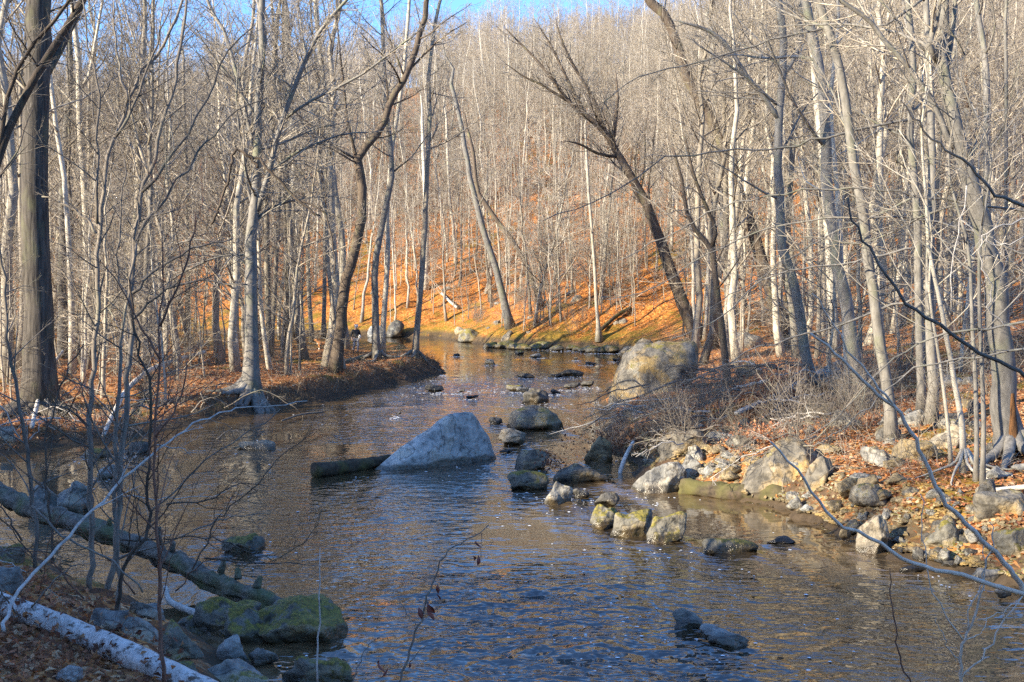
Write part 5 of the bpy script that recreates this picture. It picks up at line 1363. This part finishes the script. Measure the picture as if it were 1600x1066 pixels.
# dead leaf drifts caught in the tangle and in the near twigs
def drift(label, px, py, rx, ry, n, size, Y=None, lift=0.3, colors=LEAFC):
    h = ground_hit(px, py) if Y is None else at(px, py, Y)
    s = h.y / F_PX
    P_ = np.stack([h.x + r_.normal(size=n) * rx * s * 0.5, h.y + r_.normal(size=n) * 0.35, np.zeros(n)], 1)
    P_[:, 2] = (np.maximum(terrain(P_[:, 0], P_[:, 1]), 0.0) if Y is None else h.z) + np.abs(r_.normal(size=n)) * ry * s * 0.5
    o = add_obj('leaf_drift', leaf_mesh('leaf_drift', P_, size, r_, lift, 0.9, colors))
    return tag(o, label, 'leaves', kind='stuff')
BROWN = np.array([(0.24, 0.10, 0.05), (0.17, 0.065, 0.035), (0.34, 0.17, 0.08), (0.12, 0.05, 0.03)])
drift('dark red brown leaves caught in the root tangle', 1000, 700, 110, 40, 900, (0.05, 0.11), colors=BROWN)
drift('bright orange leaf heap above the pyramid boulder', 1190, 690, 50, 16, 700, (0.05, 0.11), colors=LEAFC[:3])
drift('brown leaves clinging behind the round grey stone', 862, 735, 22, 14, 120, (0.05, 0.10), Y=27.0, colors=BROWN)
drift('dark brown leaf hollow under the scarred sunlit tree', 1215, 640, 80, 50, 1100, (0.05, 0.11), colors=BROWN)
for k in range(4):
    drift('dead leaves lodged along the white barked log', 40 + 70 * k, 975 + 27 * k, 45, 5, 70, (0.05, 0.10), lift=0.25, colors=BROWN)
# the few leaves on the leaning twig
def curled(parent, px, py, Y, size, seed, name='leaf', col=(0.22, 0.05, 0.035)):
    rr = np.random.default_rng(seed)
    p = at(px, py, Y) - Vector(parent.location)
    n = 7; m = 5; V = []
    for i in range(n):
        t = i / (n - 1); wdt = math.sin(math.pi * min(0.97, t * 0.95 + 0.04)) * 0.36
        for j in range(m):
            s = j / (m - 1) * 2 - 1
            V.append((s * wdt * math.cos(s * 0.9), 0.30 * (s * s) * wdt * 2 + 0.25 * math.sin(t * 3 + seed), -t + 0.05 * s))
    V = np.array(V) * size
    R_ = np.array(Matrix.Rotation(rr.uniform(0, 6.28), 3, 'Z') @ Matrix.Rotation(rr.uniform(-0.6, 0.6), 3, 'Y'))
    V = V @ R_.T + np.array(p)
    ii = np.arange(n * m).reshape(n, m)
    q = np.stack([ii[:-1, :-1], ii[:-1, 1:], ii[1:, 1:], ii[1:, :-1]], -1).reshape(-1, 4)
    me = mesh_np(name, V, [q], M['redleaf'])
    add_obj(name, me, parent)
M['redleaf'] = plain('shrivelled_leaf', (0.20, 0.06, 0.045), 0.65)
for k, (px, py, s) in enumerate([(668, 942, 0.10), (673, 948, 0.11), (654, 950, 0.09), (684, 914, 0.07), (685, 928, 0.06), (748, 868, 0.07), (738, 868, 0.05), (746, 845, 0.06)]):
    curled(tw1, px, py, 8.0, s, k + 1)
for k, (px, py, s) in enumerate([(597, 1032, 0.09), (602, 1044, 0.08), (641, 1036, 0.05)]):
    curled(tw2, px, py, 8.3, s, k + 20)

# low brush: dead stalks and brambles that nobody could count
def brush(name, label, pts, r_, hgt, mat, rad, lean=0.7):
    n = len(pts)
    D = unit(np.stack([r_.normal(size=n) * lean, r_.normal(size=n) * lean, np.ones(n)], 1))
    L = r_.uniform(*hgt, size=n)
    P_ = np.empty((n, 5, 3)); P_[:, 0] = pts
    for j in range(1, 5):
        D = unit(D + r_.normal(size=D.shape) * 0.22 + np.array([0, 0, -0.13]))
        P_[:, j] = P_[:, j - 1] + D * (L / 4)[:, None]
    R_ = rad * (1 - 0.5 * np.linspace(0, 1, 5))[None] * r_.uniform(0.6, 1.3, size=(n, 1))
    k2 = grow(P_, R_, 2, 0.3, 1.0, (25, 60), 0.45, 3, r_, 0.0, 0.2, 0.7, rad * 0.5)
    v, f = tubes([(P_, R_, 3), (*k2, 3)])
    return tag(add_obj(name, mesh_np(name, v, f, M[mat])), label, 'undergrowth', kind='stuff')
pb = sample_ground(5200, 34, 75, -0.47, -0.06, r_, 1.2, 0.2)
d_, _s = stream_dist(pb[:, 0], pb[:, 1]); pb = pb[(d_ < 2.6) | (r_.random(len(pb)) < 0.30)]
brush('bank_undergrowth', 'dry stalks and fine roots along the left bank', pb, r_, (0.3, 0.9), 'twig', 0.006)
pr = sample_ground(2000, 22, 70, 0.09, 0.46, r_, 1.1, 0.5)
n = 1700
k_ = r_.integers(0, 60, n)
tt = r_.random(n); i0 = len(NEAR) + len(RIGHT) + len(FAR) + 3 + r_.integers(0, 10, n)
e0, e1 = POLY[i0], POLY[np.minimum(i0 + 1, len(POLY) - 1)]
fx = e0 + (e1 - e0) * tt[:, None] + np.stack([-np.abs(r_.normal(size=n)) * 0.7, r_.normal(size=n) * 0.5], 1)
fz = terrain(fx[:, 0], fx[:, 1]); kk = fz > 0.02
brush('bank_fringe', 'dark hanging roots and dead grass along the cut left bank', np.column_stack([fx, fz])[kk], r_, (0.25, 0.7), 'brown', 0.006, 1.0)
brush('slope_undergrowth', 'dry stalks and brambles over the right bank', pr, r_, (0.3, 1.0), 'twig', 0.006)
pn = sample_ground(2200, 8, 16, -0.55, -0.16, r_, 1.0, 0.4)
brush('near_undergrowth', 'dry red brown weeds in the near left corner', pn, r_, (0.15, 0.5), 'twig_red', 0.0018)
ph = sample_ground(1600, 96, 135, -0.12, 0.20, r_, 1.0, 0.5)
brush('far_undergrowth', 'grey brush over the far bank', ph, r_, (0.6, 2.0), 'twig', 0.009)

# the water, laid once the stones are known
wx = axis((-300, -26, 12), (-26, -14, 0.4), (-14, 11, 0.085), (11, 40, 0.8), (40, 301, 12))
wy = axis((-62, 6, 4), (6, 11, 0.4), (11, 32, 0.085), (32, 60, 0.16), (60, 130, 0.5), (130, 181, 5))
WX, WY = np.meshgrid(wx, wy)
p3 = np.stack([WX, WY, np.zeros_like(WX)], -1)
def blob(cx, cy, rx, ry):
    return np.exp(-(((WX - cx) / rx) ** 2 + ((WY - cy) / ry) ** 2))
dS, _ = stream_dist(WX, WY)
warp_ = np.stack([vnoise(p3 * 0.25, 33), vnoise(p3 * 0.25, 34), np.zeros_like(WX)], -1)
rough = 0.11 + 0.10 * vnoise(p3 * np.array([0.28, 0.2, 1]), 4) + 0.10 * fbm(p3 * np.array([0.55, 0.9, 1]), 2, 14) + 0.16 * fbm((p3 + 0.6 * warp_) * np.array([1.5, 0.22, 1]), 2, 15)
rough += 1.7 * blob(0.3, 16.0, 2.0, 1.6) + 1.5 * blob(0.8, 13.2, 2.6, 1.6) + 0.22 * blob(-2.5, 19, 3, 3) + 0.25 * blob(3.2, 17.0, 2.5, 1.6) + 0.25 * blob(-3.5, 24, 2, 3)
rough += 0.9 * blob(-1, 56, 5.5, 9) + 0.45 * blob(-4, 42, 4, 8)
rough -= 0.6 * blob(5.0, 22.5, 2.0, 3.0) + 0.25 * blob(-12, 28, 6, 4)
rip = np.zeros_like(WX)
for (rx_, ry_, rr_) in STREAM_ROCKS:                 # the current breaks round every stone
    m_ = (np.abs(WX - rx_) < rr_ + 2.5) & (np.abs(WY - ry_) < rr_ + 4.0)
    if not m_.any(): continue
    dx_, dy_ = WX[m_] - rx_, WY[m_] - ry_
    rd = np.hypot(dx_, dy_)
    rough[m_] += 0.30 * np.exp(-((rd / (1.5 * rr_ + 0.15)) ** 2))
    rip[m_] += 0.007 * np.sin((rd - rr_) * 21.0) * np.exp(-np.maximum(rd - rr_, 0) / 0.45)
    wk = np.exp(-((np.abs(dx_ + 0.15 * dy_) - 0.75 * rr_ - 0.12 * np.maximum(-dy_, 0)) / 0.18) ** 2) * (dy_ < 0) * np.exp(dy_ / (2.2 * rr_ + 0.8))
    rough[m_] += 0.7 * wk
rough = np.clip(rough, 0.03, 2.0) * (0.35 + 0.65 * ss(0, 1.5, -dS))
warp = np.stack([0.5 * vnoise(p3 * 0.7, 31), 0.5 * vnoise(p3 * 0.7, 32), np.zeros_like(WX)], -1)
q3 = p3 + warp
wave = 0.040 * fbm(q3 * np.array([0.75, 1.05, 1]), 2, 41) + 0.013 * fbm(q3 * np.array([2.2, 3.0, 1]), 2, 45)
WZ = wave * np.clip(rough, 0, 1.5) * ss(70, 40, WY) + 0.012 * rough * fbm(q3 * np.array([0.8, 0.6, 1]), 2, 48) * ss(40, 55, WY)
WZ = WZ + rip
bow = blob(0.55, 16.2, 1.5, 0.8)
WZ = WZ + bow * 0.085 * np.sin(WY * 5.2 + 1.3 * np.sin(WX * 1.4)) * (0.6 + 0.4 * vnoise(p3 * 1.2, 51))
nx, ny = len(wx), len(wy)
idx = np.arange(nx * ny).reshape(ny, nx)
quads = np.stack([idx[:-1, :-1], idx[:-1, 1:], idx[1:, 1:], idx[1:, :-1]], -1).reshape(-1, 4)
keep = (dS < 1.2).ravel()[quads].any(axis=1)
used = np.unique(quads[keep]); remap = np.full(nx * ny, -1); remap[used] = np.arange(len(used))
wme = mesh_np('stream', np.stack([WX, WY, WZ], -1).reshape(-1, 3)[used], [remap[quads[keep]]], M['water'])
ra = wme.attributes.new('rough', 'FLOAT', 'POINT')
ra.data.foreach_set('value', rough.ravel()[used].astype(np.float32))
sa_ = wme.attributes.new('shallow', 'FLOAT', 'POINT')
sa_.data.foreach_set('value', np.clip(ss(-3.0, -0.1, dS) + 0.8 * blob(-10, 27, 6, 4), 0, 1).ravel()[used].astype(np.float32))
stream = add_obj('stream_water', wme)
tag(stream, 'rippling brown stream reflecting blue sky', None, kind='structure')

# foam flecks
n = 900
y = 13 * (60 / 13) ** r_.random(n); x = r_.uniform(-0.30, 0.32, n) * y
wgt = 0.25 + np.exp(-(((x + 0.5) / 2.5) ** 2 + ((y - 26) / 6) ** 2)) + np.exp(-(((x - 1.5) / 2) ** 2 + ((y - 14.5) / 2) ** 2))
k = (stream_dist(x, y)[0] < -0.4) & (r_.random(n) < wgt)
x, y = x[k], y[k]
for (rx_, ry_, rr_) in STREAM_ROCKS:
    if 40 < ry_ < 75 or r_.random() < 0.35:
        m_ = 26 if ry_ > 40 else 10
        x = np.concatenate([x, rx_ + r_.normal(size=m_) * rr_ * 1.1]); y = np.concatenate([y, ry_ - rr_ * 1.1 - np.abs(r_.normal(size=m_)) * 0.7])
m_ = 260
x = np.concatenate([x, -2.6 + r_.normal(size=m_) * 1.6]); y = np.concatenate([y, 56 + r_.normal(size=m_) * 4])
kk = stream_dist(x, y)[0] < -0.2; x, y = x[kk], y[kk]
s = r_.uniform(0.008, 0.028, len(x)) * (0.6 + y / 40)
ang = np.arange(6) * math.pi / 3
V = np.stack([x[:, None] + s[:, None] * np.cos(ang) * 1.3, y[:, None] + s[:, None] * np.sin(ang), np.full((len(x), 6), 0.0)], -1)
zz = np.interp(0, [0, 1], [0, 1])
xi = np.clip(np.searchsorted(wx, x), 0, len(wx) - 1); yi = np.clip(np.searchsorted(wy, y), 0, len(wy) - 1)
V[:, :, 2] = (WZ[yi, xi] + 0.008)[:, None]
top_ = V.mean(1, keepdims=True) + np.array([0, 0, 0.008])
Vf = np.concatenate([V, top_], 1); b_ = np.arange(len(x))[:, None] * 7
tri = np.concatenate([np.stack([b_[:, 0] + i, b_[:, 0] + (i + 1) % 6, b_[:, 0] + 6], 1) for i in range(6)])
tag(add_obj('foam', mesh_np('foam', Vf.reshape(-1, 3), [tri], M['foam'])), 'white foam bubbles drifting on the stream', 'foam', kind='stuff')

# ------------------------------------------------------------------ the walker and the dog
def skin(name, verts, edges, radii, mat, parent=None, root=0, sub=2):
    me = bpy.data.meshes.new(name)
    me.from_pydata(verts, edges, []); me.update()
    o = bpy.data.objects.new(name + '_cage', me); C.objects.link(o)
    o.modifiers.new('skin', 'SKIN')
    sv = me.skin_vertices[0].data if me.skin_vertices else None
    if sv is None:
        bpy.context.view_layer.objects.active = o
        me_sv = me.attributes
    for i, r in enumerate(radii):
        me.skin_vertices[0].data[i].radius = r if isinstance(r, tuple) else (r, r)
        me.skin_vertices[0].data[i].use_root = (i == root)
    s = o.modifiers.new('sub', 'SUBSURF'); s.levels = sub; s.render_levels = sub
    dg = bpy.context.evaluated_depsgraph_get()
    m2 = bpy.data.meshes.new_from_object(o.evaluated_get(dg)); m2.name = name
    bpy.data.objects.remove(o)
    m2.materials.clear(); m2.materials.append(mat)
    m2.polygons.foreach_set('use_smooth', np.full(len(m2.polygons), True))
    return add_obj(name, m2, parent)
hp = ground_hit(556, 552)
M['skin'] = plain('skin', (0.50, 0.30, 0.22), 0.5); M['jacket'] = plain('dark_jacket', (0.018, 0.02, 0.026), 0.75)
M['trousers'] = plain('grey_trousers', (0.28, 0.29, 0.33), 0.85); M['cap'] = plain('white_cap', (0.72, 0.72, 0.72), 0.8); M['boots'] = plain('dark_boots', (0.03, 0.025, 0.02), 0.7)
person = empty('person', (hp.x, hp.y, hp.z)); person.rotation_euler[2] = math.radians(205)
tag(person, 'person in dark jacket, pale trousers and white cap walking on the left bank', 'person')
bv = [(0, 0, 0.95), (0, 0.0, 1.15), (0, 0.0, 1.40), (0, 0.01, 1.50), (0, 0.03, 1.58), (0, 0.035, 1.68),
      (-0.19, 0, 1.42), (-0.26, 0.02, 1.15), (-0.24, 0.18, 0.98), (0.19, 0, 1.42), (0.27, -0.04, 1.16), (0.27, 0.06, 0.92),
      (-0.10, 0, 0.90), (-0.11, 0.10, 0.48), (-0.11, 0.04, 0.08), (0.10, 0, 0.90), (0.11, 0.02, 0.48), (0.11, -0.18, 0.10)]
be = [(0, 1), (1, 2), (2, 3), (3, 4), (4, 5), (2, 6), (6, 7), (7, 8), (2, 9), (9, 10), (10, 11), (0, 12), (12, 13), (13, 14), (0, 15), (15, 16), (16, 17)]
br = [0.13, 0.13, 0.14, 0.055, 0.095, 0.085, 0.065, 0.045, 0.032, 0.065, 0.045, 0.032, 0.09, 0.06, 0.045, 0.09, 0.06, 0.045]
n0 = len(bv)
for hand, d in ((8, (0.02, 0.10, -0.05)), (11, (0.0, 0.03, -0.11))):       # palm, then five fingers
    P0 = Vector(bv[hand]); dv = Vector(d); pi_ = len(bv)
    bv.append(tuple(P0 + dv * 0.75)); be.append((hand, pi_)); br.append((0.035, 0.02))
    sidev = dv.cross(Vector((1, 0.2, 0.1))).normalized()
    for fi, (o_, L_) in enumerate(((-0.03, 0.6), (-0.01, 0.75), (0.01, 0.7), (0.03, 0.55))):
        bv.append(tuple(P0 + dv * (0.95 + L_) + sidev * o_ * 1.3)); be.append((pi_, len(bv) - 1)); br.append(0.010)
    bv.append(tuple(P0 + dv * 0.95 - sidev * 0.06)); be.append((hand, len(bv) - 1)); br.append(0.011)
skin('body', bv, be, br, M['skin'], person)
skin('jacket', [(0, 0, 0.86), (0, 0, 1.15), (0, 0, 1.38), (0, 0.01, 1.47), (-0.19, 0, 1.42), (-0.27, 0.02, 1.15), (-0.245, 0.16, 1.0), (0.19, 0, 1.42), (0.28, -0.04, 1.16), (0.275, 0.05, 0.96)],
     [(0, 1), (1, 2), (2, 3), (2, 4), (4, 5), (5, 6), (2, 7), (7, 8), (8, 9)], [0.17, 0.175, 0.18, 0.08, 0.09, 0.07, 0.055, 0.09, 0.07, 0.055], M['jacket'], person)
skin('trousers', [(0, 0, 0.93), (-0.10, 0, 0.86), (-0.11, 0.10, 0.48), (-0.11, 0.04, 0.12), (0.10, 0, 0.86), (0.11, 0.02, 0.48), (0.11, -0.17, 0.13)], [(0, 1), (1, 2), (2, 3), (0, 4), (4, 5), (5, 6)], [0.15, 0.11, 0.08, 0.07, 0.11, 0.08, 0.07], M['trousers'], person)
skin('cap', [(0, 0.03, 1.70), (0, 0.035, 1.76), (0, 0.16, 1.715)], [(0, 1), (0, 2)], [0.105, 0.075, (0.06, 0.015)], M['cap'], person)
for sx, sy in ((-0.11, 0.04), (0.11, -0.17)):
    skin('boot', [(sx, sy - 0.03, 0.06), (sx, sy + 0.08, 0.045), (sx, sy + 0.16, 0.035)], [(0, 1), (1, 2)], [0.06, 0.05, 0.035], M['boots'], person)
hd = at(562, 526, hp.y - 0.2)
bag = skin('white_bag', [(0, 0, 0.12), (0, 0, 0.02), (0.02, 0, -0.12)], [(0, 1), (1, 2)], [0.03, 0.09, 0.11], M['cap'])
bag.location = (hd.x, hd.y, hd.z); tag(bag, 'small white bag held at the walker\'s side', 'bag')
M['tan_fur'] = plain('tan_fur', (0.42, 0.20, 0.08), 0.9); M['white_fur'] = plain('white_fur', (0.6, 0.56, 0.50), 0.9)
dp = ground_hit(505, 547)
dog = empty('dog', dp); dog.rotation_euler[2] = math.radians(200)
tag(dog, 'tan and white dog standing among the trees left of the walker', 'dog')
skin('body', [(-0.30, 0, 0.46), (0, 0, 0.44), (0.27, 0, 0.47), (0.40, 0, 0.60), (0.47, 0, 0.68), (0.60, 0, 0.64), (-0.42, 0, 0.55), (-0.52, 0, 0.66),
              (-0.32, 0.08, 0.40), (-0.24, 0.09, 0.28), (-0.36, 0.09, 0.17), (-0.32, 0.09, 0.03), (-0.32, -0.08, 0.40), (-0.24, -0.09, 0.28), (-0.36, -0.09, 0.17), (-0.32, -0.09, 0.03),
              (0.28, 0.08, 0.38), (0.25, 0.08, 0.20), (0.28, 0.08, 0.03), (0.28, -0.08, 0.38), (0.25, -0.08, 0.20), (0.28, -0.08, 0.03), (0.44, 0.06, 0.78), (0.44, -0.06, 0.78)],
     [(1, 0), (1, 2), (2, 3), (3, 4), (4, 5), (0, 6), (6, 7), (0, 8), (8, 9), (9, 10), (10, 11), (0, 12), (12, 13), (13, 14), (14, 15), (2, 16), (16, 17), (17, 18), (2, 19), (19, 20), (20, 21), (4, 22), (4, 23)],
     [0.11, 0.12, 0.14, 0.09, 0.085, 0.045, 0.03, 0.02, 0.07, 0.055, 0.028, 0.025, 0.07, 0.055, 0.028, 0.025, 0.06, 0.035, 0.028, 0.06, 0.035, 0.028, 0.022, 0.022], M['tan_fur'], dog, root=1)
skin('chest_patch', [(0.30, 0, 0.40), (0.40, 0, 0.50)], [(0, 1)], [0.12, 0.10], M['white_fur'], dog)
for sx, sy in ((-0.32, 0.09), (-0.32, -0.09), (0.28, 0.08), (0.28, -0.08)):
    skin('white_sock', [(sx, sy, 0.015), (sx - 0.01, sy, 0.16)], [(0, 1)], [0.034, 0.034], M['white_fur'], dog, sub=1)
